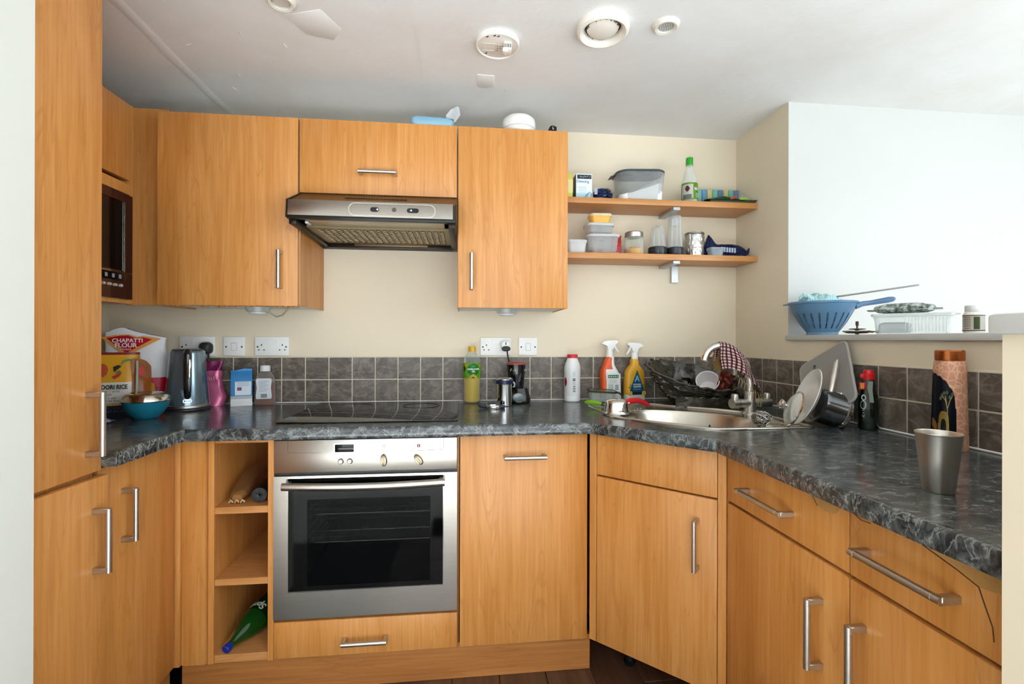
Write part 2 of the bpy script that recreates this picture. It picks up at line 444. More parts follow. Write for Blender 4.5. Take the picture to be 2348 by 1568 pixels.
# --- tall cupboard at the left (faces +x)
t = thing('tall_cupboard', 'tall cherry-wood fridge cupboard with two doors at the left edge', 'cupboard', (-.285, -1.224, 0), PI/2)
W = .297
obj('body', G().box(.0, W, .021, .60, .10, 2.15, .001, 1), WOOD, t); legs(t, (.06, W-.06), (.08, .52), .10)
front(t, 'door', .001, W-.001, .853, 2.149, (W-.047, .975, .155))
d = front(t, 'door', 0, W-.004, -.70, 0, (W-.047, -.150, .155))
d.location = (.001, .0, .843); d.rotation_euler = (0, 0, R(-3.5))
# --- left base unit
t = thing('base_cabinet', 'narrow cherry-wood base cupboard under the worktop left of corner', 'cupboard', (-.30, -.918, 0), PI/2)
carcass(t, .29, .55, ZB0, ZB1+.006); legs(t, (.05, .24), (.1, .5))
front(t, 'door', .002, .322, ZB0, ZB1, (.088, .705, .142))
# --- inner corner posts and filler panel
t = thing('filler_unit', 'plain cherry-wood filler panel in the left inner corner of base units', 'panel', (-.30, YD, 0))
obj('post', G().box(-.006, .014, -.004, .06, ZB0-.004, ZB1+.006, .002), WOOD, t)
obj('panel', G().prism([(.016, .004), (.030, .0), (.088, .0), (.093, .012), (.093, .03), (.016, .03)], ZB0-.002, ZB1+.006, 'xy'), WOOD, t)
obj('foot', G().box(.02, .08, .05, .07, 0, ZB0), VOID, t)
# --- open shelf unit
t = thing('open_shelf_unit', 'narrow open cherry-wood shelf unit with three compartments beside the oven', 'shelf unit', (-.205, YD, 0))
W = .205
obj('side_panel', G().box(0, .019, .004, .55, ZB0-.005, ZB1+.006, .001, 1), WOOD, t)
obj('side_panel', G().box(W-.020, W-.001, .004, .55, ZB0-.005, ZB1+.006, .001, 1), WOOD, t)
obj('back_panel', G().box(.019, W-.020, .50, .51, ZB0, ZB1), WOOD, t)
for z0, z1 in ((ZB0-.005, .152), (.377, .399), (.611, .634), (.842, .858)):
    obj('shelf', G().box(.019, W-.020, .008, .50, z0, z1, .001, 1), WOODH, t)
legs(t, (.05, W-.05), (.1, .5), ZB0-.005)
# --- oven housing with drawer
t = thing('oven_housing', 'cherry-wood oven housing with a shallow drawer below the oven', 'cupboard', (0, YD, 0))
W = .604
obj('side_panel', G().box(.0, .016, .03, .55, ZB0, ZB1+.006), WOOD, t); obj('side_panel', G().box(W-.016, W, .03, .55, ZB0, ZB1+.006), WOOD, t)
obj('base_panel', G().box(.016, W-.016, .03, .55, ZB0, ZB0+.016), WOOD, t); obj('support', G().box(.016, W-.016, .02, .55, .242, .257), WOOD, t)
d = front(t, 'drawer', .001, .599, ZB0, .250, (.295, .184, .145, False))
legs(t, (.06, W-.06), (.1, .5))
# --- oven
t = thing('oven', 'stainless steel built-in single oven with dark glass door', 'oven', (0, YD, .2575))
OW, OH = .597, .594
obj('housing', G().box(.018, OW-.012, .52, .54, .002, OH-.01), P('2a2a2a', .5, .6), t)
for a in ((.018, .03, .03, .52, .002, OH-.01), (OW-.024, OW-.012, .03, .52, .002, OH-.01), (.03, OW-.024, .03, .52, .002, .02), (.03, OW-.024, .03, .52, .47, .50)):
    obj('cavity_wall', G().box(*a), P('191817', .35), t)
cp = obj('control_panel', G().box(.001, OW, -.004, .03, .484, OH-.002, .002), STEEL, t)
obj('inset_line', G().tube([(.045, -.0035, OH-.004), (.045, -.0035, .556), (.05, -.0035, .551), (.15, -.0035, .549)], .0008, 6), P('55524c', .5), cp)
obj('inset_line', G().tube([(.552, -.0035, OH-.004), (.552, -.0035, .556), (.547, -.0035, .551), (.44, -.0035, .549)], .0008, 6), P('55524c', .5), cp)
disp = obj('display', G().box(.194, .257, -.0065, -.003, .549, .577, .002), P('050505', .12), cp)
obj('display_frame', G().plate(rrect(.068, .033, .003, 3, .2255, .563), [rrect(.061, .026, .002, 3, .2255, .563)], -.0068, -.003, 'xz'), POLISH, cp)
for x in (.214, .243):
    q = obj('button', G().lathe([(0, .009), (.006, .009), (.0075, .007), (.0075, 0)], seg=20), P('d9d3c6', .3, .8), cp)
    q.location = (x, -.003, .5195); q.rotation_euler = (R(90), 0, 0)
    obj('button_ring', G().lathe([(.0095, 0), (.0095, .003), (.0085, .004), (.0078, .002)], seg=20), POLISH, q)
for x, rt in ((.353, R(3)), (.468, R(38))):
    kn = obj('knob', G().lathe([(.020, 0), (.021, .004), (.018, .012), (.016, .0135), (0, .0138)], seg=28, sx=.55), P('b8a98c', .3, .9), cp)
    kn.location = (x, -.004, .520); kn.rotation_euler = (R(90), -rt, 0)
    obj('grip', G().box(-.0035, .0035, -.0145, .0145, .012, .021, .0015), P('a89a80', .3, .9), kn)
obj('symbol', G().plate(rrect(.010, .010, .001, 2, .353, .566), [rrect(.0075, .0075, .001, 2, .353, .566)], -.0048, -.0035, 'xz'), P('a09888', .5), cp)
sy = obj('symbol', G().box(.463, .473, -.0048, -.0035, .561, .571), P('7a1f22', .5), cp)
obj('symbol_bar', G().box(.4667, .4693, -.0052, -.0045, .5625, .5695), P('e8e0d5', .5), sy)
for x in (.353, .468):
    for a in range(5): obj('tick', G().box(x-.024+.012*a-.001, x-.024+.012*a+.001, -.0046, -.0038, .543+.002*(a % 2), .5445+.002*(a % 2)), P('6f675a', .5), cp)
obj('vent_gap', G().box(.003, OW-.002, .006, .03, .472, .486), BLACK, t)
dr = obj('door', G().plate([(.001, .004), (OW, .004), (OW, .474), (.001, .474)], [[(.046, .093), (.551, .093), (.551, .474-.006), (.046, .474-.006)]], -.006, .022, 'xz'), STEEL, t)
GL = CLEAR('0a0b0b', .22, .05, .40)
obj('glass_pane', G().plate([(.046, .093), (.551, .093), (.551, .468), (.046, .468)], [rrect(.40, .285, .004, 3, .307, .253)], -.005, -.001, 'xz'), P('060606', .06), dr)
obj('window_pane', G().box(.107, .507, -.0045, -.0015, .1105, .3955), GL, dr)
obj('glass_edge', G().plate([(.045, .092), (.552, .092), (.552, .469), (.045, .469)], [[(.0475, .0945), (.5495, .0945), (.5495, .4665), (.0475, .4665)]], -.0068, -.005, 'xz'), POLISH, dr)
hb = obj('handle', G().tube([(.036+.52*i/10, -.030-.010*math.sin(PI*i/10), .447-.004*math.sin(PI*i/10)) for i in range(11)], .0125, 14, flat=.8), STEEL, dr)
for x in (.048, .544): obj('handle_mount', G().box(x-.008, x+.008, -.03, -.004, .440, .455, .002), STEEL, hb)
for z in (.33, .235):
    g = G()
    for y in (.04, .14, .26, .38, .48): g.tube([(.05, y, z), (OW-.045, y, z)], .0022, 6)
    for i in range(19): g.tube([(.06+.026*i, .04, z+.002), (.06+.026*i, .48, z+.002)], .0011, 5)
    g.tube([(.09, .04, z), (.095, .04, z+.018), (.29, .04, z+.018), (.295, .04, z)], .0016, 6)
    obj('rack', g, CHROME, t)
for z in (.05, .15, .24, .335):
    obj('runner', G().tube([(.036, .05, z), (.036, .48, z)], .003, 6), CHROME, t); obj('runner', G().tube([(OW-.030, .05, z), (OW-.030, .48, z)], .003, 6), CHROME, t)
# --- slim dishwasher unit
t = thing('dishwasher_unit', 'wide cherry-wood appliance door with a level handle right of the oven', 'cupboard', (.607, YD, 0))
W = .447
carcass(t, W+.004, .55, ZB0, ZB1+.006); legs(t, (.06, W-.06), (.1, .5))
front(t, 'door', 0, W-.002, ZB0, ZB1+.001, (.222, .780, .145, False))
# --- diagonal sink unit
S45 = math.sqrt(.5)
t = thing('corner_sink_cabinet', 'diagonal cherry-wood corner cupboard with false drawer under the sink', 'cupboard', (1.062, -.590, 0), -PI/4)
DW = .455
obj('body', G().prism([(.028, .022), (.428, .022), (.428+.30, .32), (.228, .80), (.028-.30, .32)], ZB0, .72), WOOD, t)
obj('side_post', G().box(-.003, .024, 0, .03, ZB0, ZB1+.006, .001, 1), WOOD, t); obj('side_post', G().box(.4305, DW, 0, .03, ZB0, ZB1+.006, .001, 1), WOOD, t)
front(t, 'false_drawer', .0265, .4285, .714, ZB1+.001)
front(t, 'door', .0265, .4285, ZB0, .708, (.372, .566, .152))
legs(t, (.08, .38), (.15,)); legs(t, (.228,), (.6,))
# --- right-hand units (face -x)
XD = 1.386
def drawer_unit(name, label, y0, W, hdr, hdo, post=False):
    t = thing(name, label, 'cupboard', (XD, y0, 0), -PI/2, 'drawer-line base units on the right run')
    carcass(t, W, .555, ZB0, ZB1+.006); legs(t, (.06, W-.06), (.1, .5))
    dw = front(t, 'drawer', .0015, W-.0015, .716, ZB1+.001, hdr)
    dd = front(t, 'door', .0015, W-.0015, ZB0, .708, hdo)
    return t, dw, dd
tA, dA, ddA = drawer_unit('base_cabinet', 'cherry-wood drawer unit next to the sink cupboard, small chipped drawer patch', -.912, .448, (.193, .775, .186, False), (.374, .553, .150))
tB, dB, ddB = drawer_unit('base_cabinet', 'cherry-wood drawer unit nearest the end wall with cracked drawer front', -1.3615, .33, (.128, .780, .178, False), (.036, .555, .160))
t = thing('corner_post', 'slim cherry-wood post between the sink cupboard and right drawers', 'post', (XD, -.868, 0), -PI/2)
obj('post', G().box(.0, .042, .004, .03, ZB0, ZB1+.006, .001, 1), WOOD, t); obj('foot', G().box(.01, .035, .03, .05, 0, ZB0), VOID, t)
# bare chipboard where the laminate broke away
CHIP = P('cf9c58', .8, bump=.6, bscale=260, var=.2)
obj('bare_patch', G().prism([(.342, .852), (.352, .836), (.366, .821), (.39, .818), (.412, .822), (.428, .838), (.436, .852)], -.0008, .002, 'xz'), CHIP, dA)
obj('crack', G().tube([(.339, -.0004, .852), (.347, -.0004, .838), (.362, -.0004, .822)], .0008, 6), P('5a3818', .8), dA)
obj('bare_patch', G().prism([(.115, .852), (.165, .838), (.215, .826), (.245, .815), (.262, .816), (.30, .828), (.32, .840), (.32, .852)], -.0008, .002, 'xz'), CHIP, dB)
obj('crack', G().tube([(.11, -.0004, .852), (.16, -.0004, .838), (.21, -.0004, .825), (.243, -.0004, .814), (.252, -.0004, .79), (.262, -.0004, .765), (.264, -.0004, .745)], .0009, 6), P('5a3818', .8), dB)
obj('crack', G().tube([(.004, -.0004, .842), (.03, -.0004, .834), (.05, -.0004, .836)], .0008, 6), P('5d3a1c', .8), dB)
# --- kick board
struct('baseboard_left', G().box(-.352, -.336, -.918, -.5515, 0, ZB0-.006, .001, 1), WOODD, 'cherry-wood kick board under the left base cupboard')
kb = struct('baseboard_back', G().box(-.30, 1.072, -.551, -.535, 0, ZB0-.006, .001, 1), WOODD, 'cherry-wood kick board under the back run of base units')

# ================================================================== wall units
YU, ZU0, ZU1 = -.3295, 1.3105, 2.026
def wall_unit(name, label, x0, x1, z0, z1, door, hd, end=None):
    t = thing(name, label, 'cupboard', (x0, YU, z0), 0, 'wall cupboards on the back wall')
    W = x1-x0; H = z1-z0
    obj('body', G().box(.0, W, .021, .3295, .004, H, .001, 1), CARC, t)
    if 'r' in (end or ''): obj('end_panel', G().box(W-.002, W+.0012, .019, .329, .0, H, .0005, 1), WOOD, t)
    if 'l' in (end or ''): obj('end_panel', G().box(-.0012, .002, .019, .329, .0, H, .0005, 1), WOOD, t)
    front(t, 'door', *door, hd)
    return t
tl = wall_unit('wall_cupboard', 'cherry-wood wall cupboard left of the extractor hood with upright handle', -.520, -.009, ZU0, ZU1, (.010, .508, -.002, .7155), (.449, .134, .142), 'r')
g = G()
for i in range(26): g.box(.02+.019*i, .034+.019*i, .002, .016, -.0035-.004*rnd.random(), -.001)
obj('worn_edge', g, P('b07a45', .8), [c for c in tl.children if c.name.startswith('door')][0])
wall_unit('wall_cupboard', 'short cherry-wood wall cupboard above the extractor hood', -.0075, .5905, 1.7405, ZU1, (.002, .597, .002, .2855), (.296, .081, .142, False))
wall_unit('wall_cupboard', 'cherry-wood wall cupboard right of the extractor hood with upright handle', .5935, 1.037, ZU0, ZU1, (.0015, .4425, -.002, .7155), (.054, .139, .142), 'rl')
t = thing('filler_unit', 'dark cherry-wood corner filler beside the microwave unit', 'panel', (-.603, -.262, ZU0))
obj('panel', G().box(-.06, .092, 0, .018, .0, .752, .001, 1), WOOD, t); obj('batten', G().box(.04, .06, .018, .26, .0, .722), WOOD, t)
# --- microwave housing on the left wall (faces +x)
t = thing('microwave_cupboard', 'light cherry-wood wall cupboard holding the microwave behind the tall cupboard', 'cupboard', (-.600, -.915, ZU0), PI/2)
MW = .60
obj('side_panel', G().box(.0, .018, .02, .285, 0, .73), WOOD, t); obj('side_panel', G().box(MW-.018, MW, .001, .285, 0, .73), WOOD, t)
obj('base_panel', G().box(.018, MW-.018, .001, .285, .0, .014), WOOD, t); obj('shelf', G().box(.018, MW-.018, .02, .285, .395, .41), WOOD, t)
obj('top_panel', G().box(.018, MW-.018, .02, .285, .715, .73), WOOD, t); obj('rail', G().box(.018, MW-.018, .0, .02, .397, .436, .001, 1), WOOD, t)
front(t, 'door', .002, MW-.008, .450, .729)
# --- microwave
t = thing('microwave', 'brown built-in microwave with dark window in the left wall unit', 'microwave', (-.600, -.893, ZU0+.0145), PI/2)
BR = P('4a2b1f', .22, .35, coat=.4)
g = G(); g.plate([(.0, .0), (.554, .0), (.554, .375), (.0, .375)], [[(.10, .10), (.515, .10), (.515, .345), (.10, .345)]], -.012, .012, 'xz'); obj('frame', g, BR, t)
obj('window', G().box(.10, .515, -.009, .004, .10, .345), P('0f0b0a', .08), t)
obj('window_trim', G().box(.5125, .5155, -.0135, -.010, .095, .345), POLISH, t); obj('window_trim', G().box(.0, .552, -.0135, -.010, .0915, .0945), POLISH, t)
obj('control_strip', G().box(.10, .515, -.0135, -.011, .062, .089, .002), P('120d0c', .12), t)
for i in range(7): obj('button', G().box(.49-.033*i-.008, .49-.033*i+.004, -.0150, -.013, .069, .083, .001, 1), P('8f949c', .4), t)
for i in range(6):
    kn = obj('knob', G().lathe([(.006, 0), (.006, .006), (.004, .009), (0, .0095)], seg=14), P('d8d2c8', .25, .6), t); kn.location = (.49-.028*i, -.012, .045); kn.rotation_euler = (R(90), 0, 0)
obj('case', G().box(.01, .545, .014, .27, .002, .365), P('26201d', .5), t)

# ================================================================== extractor hood
t = thing('extractor_hood', 'stainless steel visor cooker hood under the short wall cupboard', 'cooker hood', (-.0035, -.48, 1.5875))
HW = .5945
DK = P('2b241d', .35, .5)
# local y=0 at visor front, back wall at .48, z=0 at lowest edge
obj('body', G().plate([(.006, .028), (.012, .084), (.150, .152), (.478, .152), (.478, .0), (.46, .0), (.455, .03), (.02, .04)], [], .002, HW-.002, 'yz'), P('4a3a2b', .3, .7), t)
obj('end_cap', G().prism([(-.001, .024), (.005, .088), (.150, .1535), (.479, .1535), (.479, -.001), (.468, -.001)], -.0005, .004, 'yz'), BLACK, t)
obj('end_cap', G().prism([(-.001, .024), (.005, .088), (.150, .1535), (.479, .1535), (.479, -.001), (.468, -.001)], HW-.004, HW+.0005, 'yz'), BLACK, t)
vis = obj('visor_panel', G().prism([(-.002, .030), (.004, .0875), (.012, .089), (.012, .028)], .006, HW-.013, 'yz', .001, seg=1), STEEL, t)
obj('visor_lip', G().box(.004, HW-.004, -.004, .02, .0185, .0295, .002), BLACK, t)
g = G(); sl = .006/.0575
lo = rrect(.306, .048, .022, 8, .366, .058); li = rrect(.300, .042, .020, 8, .366, .058)
g.plate(lo, [li], -.0030, .0005, 'xz')
for v in g.bm.verts: v.co.y += (v.co.z-.030)*sl
obj('oval_trim', g, POLISH, vis)
for x, wd, dx in ((.304, .030, .010), (.4385, .042, -.006)):
    g = G(); g.prism(rrect(wd, .0165, .008, 6, x, .0585), -.0035, .0005, 'xz', .001, seg=1)
    for v in g.bm.verts: v.co.y += (v.co.z-.030)*sl
    sw = obj('slider_switch', g, BLACK, vis)
    g = G(); g.prism(circ(.0032, 12, x+dx, .0585), -.0055, -.003, 'xz')
    for v in g.bm.verts: v.co.y += (v.co.z-.030)*sl
    obj('slider_dot', g, WPLAST, sw)
g = G(); g.plate(circ(.0078, 20, .3725, .0595), [circ(.0055, 20, .3725, .0595)], -.0035, .0005, 'xz')
g.prism(circ(.0055, 16, .3725, .0595), -.0022, .0005, 'xz')
for v in g.bm.verts: v.co.y += (v.co.z-.030)*sl
obj('indicator_lamp', g, P('6a655c', .3, .6), vis)
for i in range(24):
    g = G(); g.T = Matrix.Translation((.185+.0095*i, .083, .1195)) @ Matrix.Rotation(math.atan2(.068, .138), 4, 'X') @ Matrix.Rotation(R(35), 4, 'Z')
    g.box(-.0012, .0012, -.006, .006, -.0008, .0012); obj('vent_slot', g, VOID, t)
obj('lamp_diffuser', G().box(.05, HW-.045, .03, .12, .022, .034, .004), P('b7a88a', .25), t)
flt = obj('filter', G().box(.03, HW-.03, .13, .43, .018, .026), P('a2926f', .4, .5), t)
GLY = P('3a2f22', .6)
for i in range(20):
    g = G(); x = .060+.0245*i
    g.box(x, x+.0185, .15, .41, .0165, .0182)
    st = obj('filter_strip', g, P('5c4c36', .5, .4), flt)
    g = G()
    for j in range(9):
        yy = .16+.027*j; a = rnd.uniform(-.9, .9); c = Vector((x+.009, yy, .0163)); d = Vector((math.cos(a), math.sin(a), 0))*.007
        g.tube([c-d, c+Vector((0, .003, -.0006)), c+d], .0022, 5)
        if rnd.random() < .6: g.tube([c-Vector((-.004, .008, 0)), c+Vector((.004, .008, 0))], .0014, 5)
    obj('grease_mesh', g, P('cbbd9a', .4, .3), st)
obj('frame_rail', G().box(.02, HW-.02, .435, .474, .0, .022, .003), DK, t)
obj('catch_bar', G().box(.14, .46, .428, .438, .008, .020, .003), P('7a664a', .4, .6), t)
obj('frame_rail', G().box(.004, .03, .02, .47, .004, .024, .003), DK, t); obj('frame_rail', G().box(HW-.03, HW-.004, .02, .47, .004, .024, .003), DK, t)
obj('clip', G().box(.052, .064, .04, .075, .012, .02, .002), P('d9d6cf', .4), t)

# ================================================================== worktop, sink, hob
outer = [(XL, -.925), (-.254, -.925), (-.254, -.63), (1.0528, -.63), (1.343, -.932), (1.343, -1.69), (XR, -1.69), (XR, 0), (XL, 0)]
SK = [(1.152, -.538), (1.152, -.190), (1.440, -.190), (1.762, -.512), (1.762, -.802), (1.416, -.802)]
def inset(poly, d):
    n = len(poly); cx = sum(p[0] for p in poly)/n; cy = sum(p[1] for p in poly)/n
    out = []
    for i in range(n):
        a, b, c = Vector(poly[i-1]), Vector(poly[i]), Vector(poly[(i+1) % n])
        e1 = (b-a).normalized(); e2 = (c-b).normalized()
        n1 = Vector((e1.y, -e1.x)); n2 = Vector((e2.y, -e2.x)); m = (n1+n2).normalized(); k = d/max(.3, m.dot(n1))
        out.append(tuple(b+m*k))
    return out
def rounded(poly, r, n=5):
    out = []
    for i in range(len(poly)):
        a, b, c = Vector(poly[i-1]), Vector(poly[i]), Vector(poly[(i+1) % len(poly)])
        p = b+(a-b).normalized()*r; q = b+(c-b).normalized()*r
        for k in range(n+1):
            u = k/n; out.append(tuple(p*(1-u)**2+b*2*u*(1-u)+q*u*u))
    return out
t = thing('worktop', 'dark granite-effect laminate worktop running round three sides', 'worktop', (0, -.3, .861))
off = (0, -.3, .861)
hole = rounded(inset(SK, .012), .03)
obj('slab', G().plate(outer, [hole], .8612, ZW-.0005, 'xy'), WTOP, t, off)
EG = [((-.254, -.925), (-.254, -.63)), ((-.254, -.63), (1.0528, -.63)), ((1.0528, -.63), (1.343, -.932)), ((1.343, -.932), (1.343, -1.69))]
prof = [(0, .8605), (.004, .8602), (.0055, .864), (.006, .870), (.006, .886), (.0045, .8935), (.0005, .8976), (-.008, .8984), (-.012, .8975)]
for i, (a, b) in enumerate(EG):
    a, b = Vector(a), Vector(b); d = (b-a).normalized(); n = Vector((d.y, -d.x))
    g = G(); g.loft([[(p.x+n.x*q, p.y+n.y*q, z) for q, z in prof] for p in (a, b)], (False, False), closed=False)
    e = obj('front_edge', g, WEDGE if i else worktop_mat('granite_laminate_cut_end', 1.0), t, off)
obj('end_edge', G().box(XL, -.2492, -.9275, -.925, .8606, .8978, .0008, 1), WEDGE, t, off)

# sink: a six-sided pressed-steel corner sink
SINKM = brushed('pressed_steel', 'cfc9be', .24, (25, 25, 25))
t = thing('corner_sink', 'stainless steel corner sink with oval bowl and ribbed drainers', 'sink', (1.45, -.50, ZW)); off = (1.45, -.50, ZW)
C0 = (1.418, -.585)
def bowlring(s, z):   # oval bowl, long axis along the diagonal front
    out = []
    for p in sell(.225*s, .165*s, 2.6, 44):
        out.append((C0[0]+(p[0]+p[1])*S45, C0[1]+(-p[0]+p[1])*S45, z))
    return out
g = G(); rim = rounded(SK, .035)
b0 = bowlring(1.06, 0)
g.plate(rim, [[(p[0], p[1]) for p in b0]], ZW, ZW+.0025, 'xy'); obj('rim_deck', g, SINKM, t, off)
g = G(); n_ = len(rim)
g.loft([[(x, y, ZW+h) for x, y in rounded(inset(SK, k), max(.01, .035-k))] for k, h in ((-.002, .0008), (.0, .0045), (.006, .006), (.012, .0045), (.016, .0025))], (False, False)); obj('raised_rim', g, SINKM, t, off)
g = G(); g.loft([bowlring(1.06, ZW+.0027), bowlring(1.03, ZW+.001), bowlring(1.0, ZW-.012), bowlring(.955, ZW-.09), bowlring(.90, ZW-.135), bowlring(.70, ZW-.148), bowlring(.18, ZW-.152)], (False, True)); obj('bowl', g, SINKM, t, off)
obj('waste', G().lathe([(.0, .002), (.02, .002), (.04, .006), (.043, .003), (.043, .0)], (C0[0], C0[1], ZW-.153), 24), POLISH, t, off)
obj('overflow', G().lathe([(.0, .0), (.011, .001), (.013, .003)], seg=20), P('3a3733', .4, .8), t).matrix_local = Matrix.Translation(Vector((C0[0]+.163*S45+.02, C0[1]+.163*S45-.02, ZW-.05))-Vector(off)) @ Matrix.Rotation(PI/4, 4, 'Z') @ Matrix.Rotation(R(-98), 4, 'X').inverted()
for i in range(8):
    x = 1.19+.022*i; obj('drainer_rib', G().tube([(x, -.235, ZW+.0028), (x, -.44+.0*i, ZW+.0028)] if i < 3 else [(x, -.235, ZW+.0028), (x, -.44+.022*(i-2), ZW+.0028)], .0022, 6), SINKM, t, off)
for i in range(7):
    y = -.77+.022*i; obj('drainer_rib', G().tube([(1.72, y, ZW+.0028), (1.60+.010*i, y, ZW+.0028)], .0022, 6), SINKM, t, off)
obj('back_ridge', G().tube([(1.425, -.225, ZW+.003), (1.60, -.395, ZW+.006), (1.735, -.532, ZW+.003)], .006, 8), SINKM, t, off)

t = thing('hob', 'black glass ceramic hob set into the worktop above the oven', 'hob', (.295, -.30, ZW)); off = (.295, -.30, ZW)
obj('glass_plate', G().prism(rrect(.606, .512, .004, 3, .295, -.297), ZW+.0002, ZW+.005, 'xy', .0012), P('060607', .04, spec=.6), t, off)
for x, y, r in ((.15, -.17, .09), (.44, -.17, .075), (.15, -.42, .075), (.44, -.42, .09)):
    obj('cooking_zone', G().plate(circ(r, 40, x, y), [circ(r-.0012, 40, x, y)], ZW+.0048, ZW+.0053, 'xy'), P('3b3b3c', .3), t, off)

# ================================================================== shelves
def shelf(name, label, z, sag):
    t = thing(name, label, 'shelf', (1.0395, -.18, z), 0, 'open shelves right of the wall cupboards')
    W = XR-.003-1.0395
    obj('board', G().box(.0, W, 0, .179, -.026, 0, .002), WOODH, t)
    br = obj('bracket', G().box(.515, .548, .012, .178, -.041, -.0265, .0015, 1), P('b8bcbc', .35, .6), t)
    obj('bracket_plate', G().box(.574, .609, .163, .1785, -.108 if sag else -.075, -.0265, .0015, 1), P('c9cdcd', .35, .6), br)
    return t
ZS1, ZS2 = 1.8085, 1.5665
shelf('wall_shelf', 'upper cherry-wood shelf carrying the flour tub and sponges', ZS1, False)
shelf('wall_shelf', 'lower cherry-wood shelf carrying jars and stacked food boxes', ZS2, True)

# ================================================================== sockets and plugs
HOLE = P('0d0d0d', .6)
def plate_(name, label, x0, x1, double, cat):
    z0, z1 = 1.1085, 1.1925
    t = thing(name, label, cat, ((x0+x1)/2, 0, z0)); w_ = x1-x0; h = z1-z0
    p = G(); p.box(-w_/2, w_/2, -.0095, -.0002, 0, h, .0025); obj('face_plate', p, WPLAST, t)
    for s in (-1, 1): obj('screw', G().prism(circ(.0036, 12, s*(w_/2-.012), h*.47), -.0102, -.009, 'xz'), HOLE, t)
    if double:
        for s in (-1, 1):
            r = obj('rocker', G().prism([(-.0105, 0), (-.0125, .023), (-.0085, .023), (-.0095, 0)], s*.0095-.0075, s*.0095+.0075, 'yz', .001, seg=1), WPLAST, t); r.location = (0, 0, h*.60)
            for dx, dz, a, b in ((0, .048, .0018, .0042), (-.011, .026, .0032, .002), (.011, .026, .0032, .002)):
                obj('pin_hole', G().box(s*.044+dx-a, s*.044+dx+a, -.0101, -.009, dz-b, dz+b), HOLE, t)
    else:
        obj('rocker', G().prism([(-.0105, h*.30), (-.0135, h*.66), (-.0085, h*.66), (-.0095, h*.30)], -.0095, .0095, 'yz', .001, seg=1), WPLAST, t)
        obj('rocker_frame', G().plate(rrect(.026, .036, .002, 2, 0, h*.48), [rrect(.022, .032, .001, 2, 0, h*.48)], -.0098, -.009, 'xz'), P('c9c9c4', .4), t)
    return t
plate_('double_socket', 'white double wall socket with the black kettle plug in it', -.609, -.465, True, 'socket')
plate_('cooker_switch', 'white single wall switch left of the hob, between two sockets', -.429, -.340, False, 'switch')
plate_('double_socket', 'white double wall socket above the amber syrup bottle, both sides empty', -.298, -.154, True, 'socket')
plate_('double_socket', 'white double wall socket behind the oil bottle with white adaptor', .694, .838, True, 'socket')
plate_('light_switch', 'white single wall switch right of the adaptor socket', .873, .962, False, 'switch')
t = thing('plug', 'black rubber plug of the kettle lead in the left socket', 'plug', (-.493, -.0102, 1.1425))
obj('body', G().loft([[(x, -y_, z) for x, z in sell(a, b, 3, 24)] for y_, a, b in ((0, .024, .024), (.012, .026, .027), (.028, .022, .024), (.036, .012, .014))]), P('232826', .45), t)
obj('lead', G().tube([(.012, -.02, -.015), (.016, -.024, -.04), (.012, -.03, -.07), (.0, -.05, -.12), (-.01, -.03, -.22), (-.02, -.03, -.24)], .0042, 8), P('1a1d1c', .5), t)
t = thing('plug', 'white adaptor with a round black plug above the blender', 'plug', (.810, -.0102, 1.1465))
obj('adaptor', G().loft([[(x, -y_, z+.012) for x, z in sell(a, b, 3, 24)] for y_, a, b in ((0, .022, .020), (.03, .021, .019), (.034, .017, .015))]), WPLAST, t)
obj('slot', G().box(-.002, .002, -.0355, -.033, .012, .024), HOLE, t)
obj('plug_body', G().loft([[(x, -y_, z-.006) for x, z in sell(a, b, 2.4, 24)] for y_, a, b in ((.034, .016, .010), (.04, .020, .012), (.055, .019, .011), (.058, .012, .007))]), P('262a29', .45), t)
obj('lead', G().tube([(.003, -.052, -.012), (.006, -.05, -.03), (.013, -.045, -.065), (.022, -.038, -.10), (.035, -.03, -.16), (.05, -.03, -.235)], .0032, 8), BLACK, t)

# ================================================================== under-unit lamps
def puck(label, x, y, cable):
    t = thing('puck_light', label, 'lamp', (x, y, ZU0+.004), 0, 'round lamps under the wall cupboards')
    obj('housing', G().lathe([(0, 0), (.046, 0), (.046, -.006), (.040, -.012), (.034, -.013)], seg=32), P('d9d9d2', .3, .2), t)
    obj('lens', G().lathe([(.034, -.012), (.033, -.026), (.028, -.029), (0, -.030)], seg=32), P('eceae2', .25), t)
    obj('clear_ring', G().lathe([(.047, -.001), (.044, -.016), (.036, -.022)], seg=32), CLEAR('dfe6e2', .3, .08), t)
    if cable: obj('cable', G().tube([(.04, .0, -.008), (.055, -.01, -.026), (.085, -.03, -.040), (.12, -.06, -.035), (.150, -.09, -.012), (.165, -.11, .0)], .0035, 8), P('cfc9b4', .5), t)
    return t
puck('round white lamp with loose cable under the left wall cupboard', -.236, -.13, True)
puck('round white lamp under the wall cupboard right of the hood', .805, -.15, False)

# ================================================================== ceiling fittings
def downlight(label, x, y, r, holes):
    t = thing('downlight', label, 'ceiling light', (x, y, ZC), 0)
    obj('bezel', G().lathe([(r*.60, -.004), (r*.62, -.010), (r*.80, -.012), (r, -.004), (r, 0)], seg=40), P('e4dfd3', .4), t)
    obj('lamp_face', G().lathe([(0, -.005), (r*.60, -.005), (r*.62, -.003)], seg=32), P('cfcfc8', .35, .2), t)
    if holes:
        for k, n in ((0, 1), (.17, 6), (.34, 12), (.50, 16)):
            for i in range(n):
                a = 2*PI*i/n; obj('louvre_hole', G().lathe([(0, -.0058), (.0021, -.0056), (.0024, -.005)], (r*k*math.cos(a), r*k*math.sin(a), 0), 6), P('7f8786', .4), t)
    else: obj('lamp_ring', G().lathe([(r*.52, -.0055), (r*.56, -.008), (r*.60, -.0055)], seg=32), P('b9b3a6', .4), t)
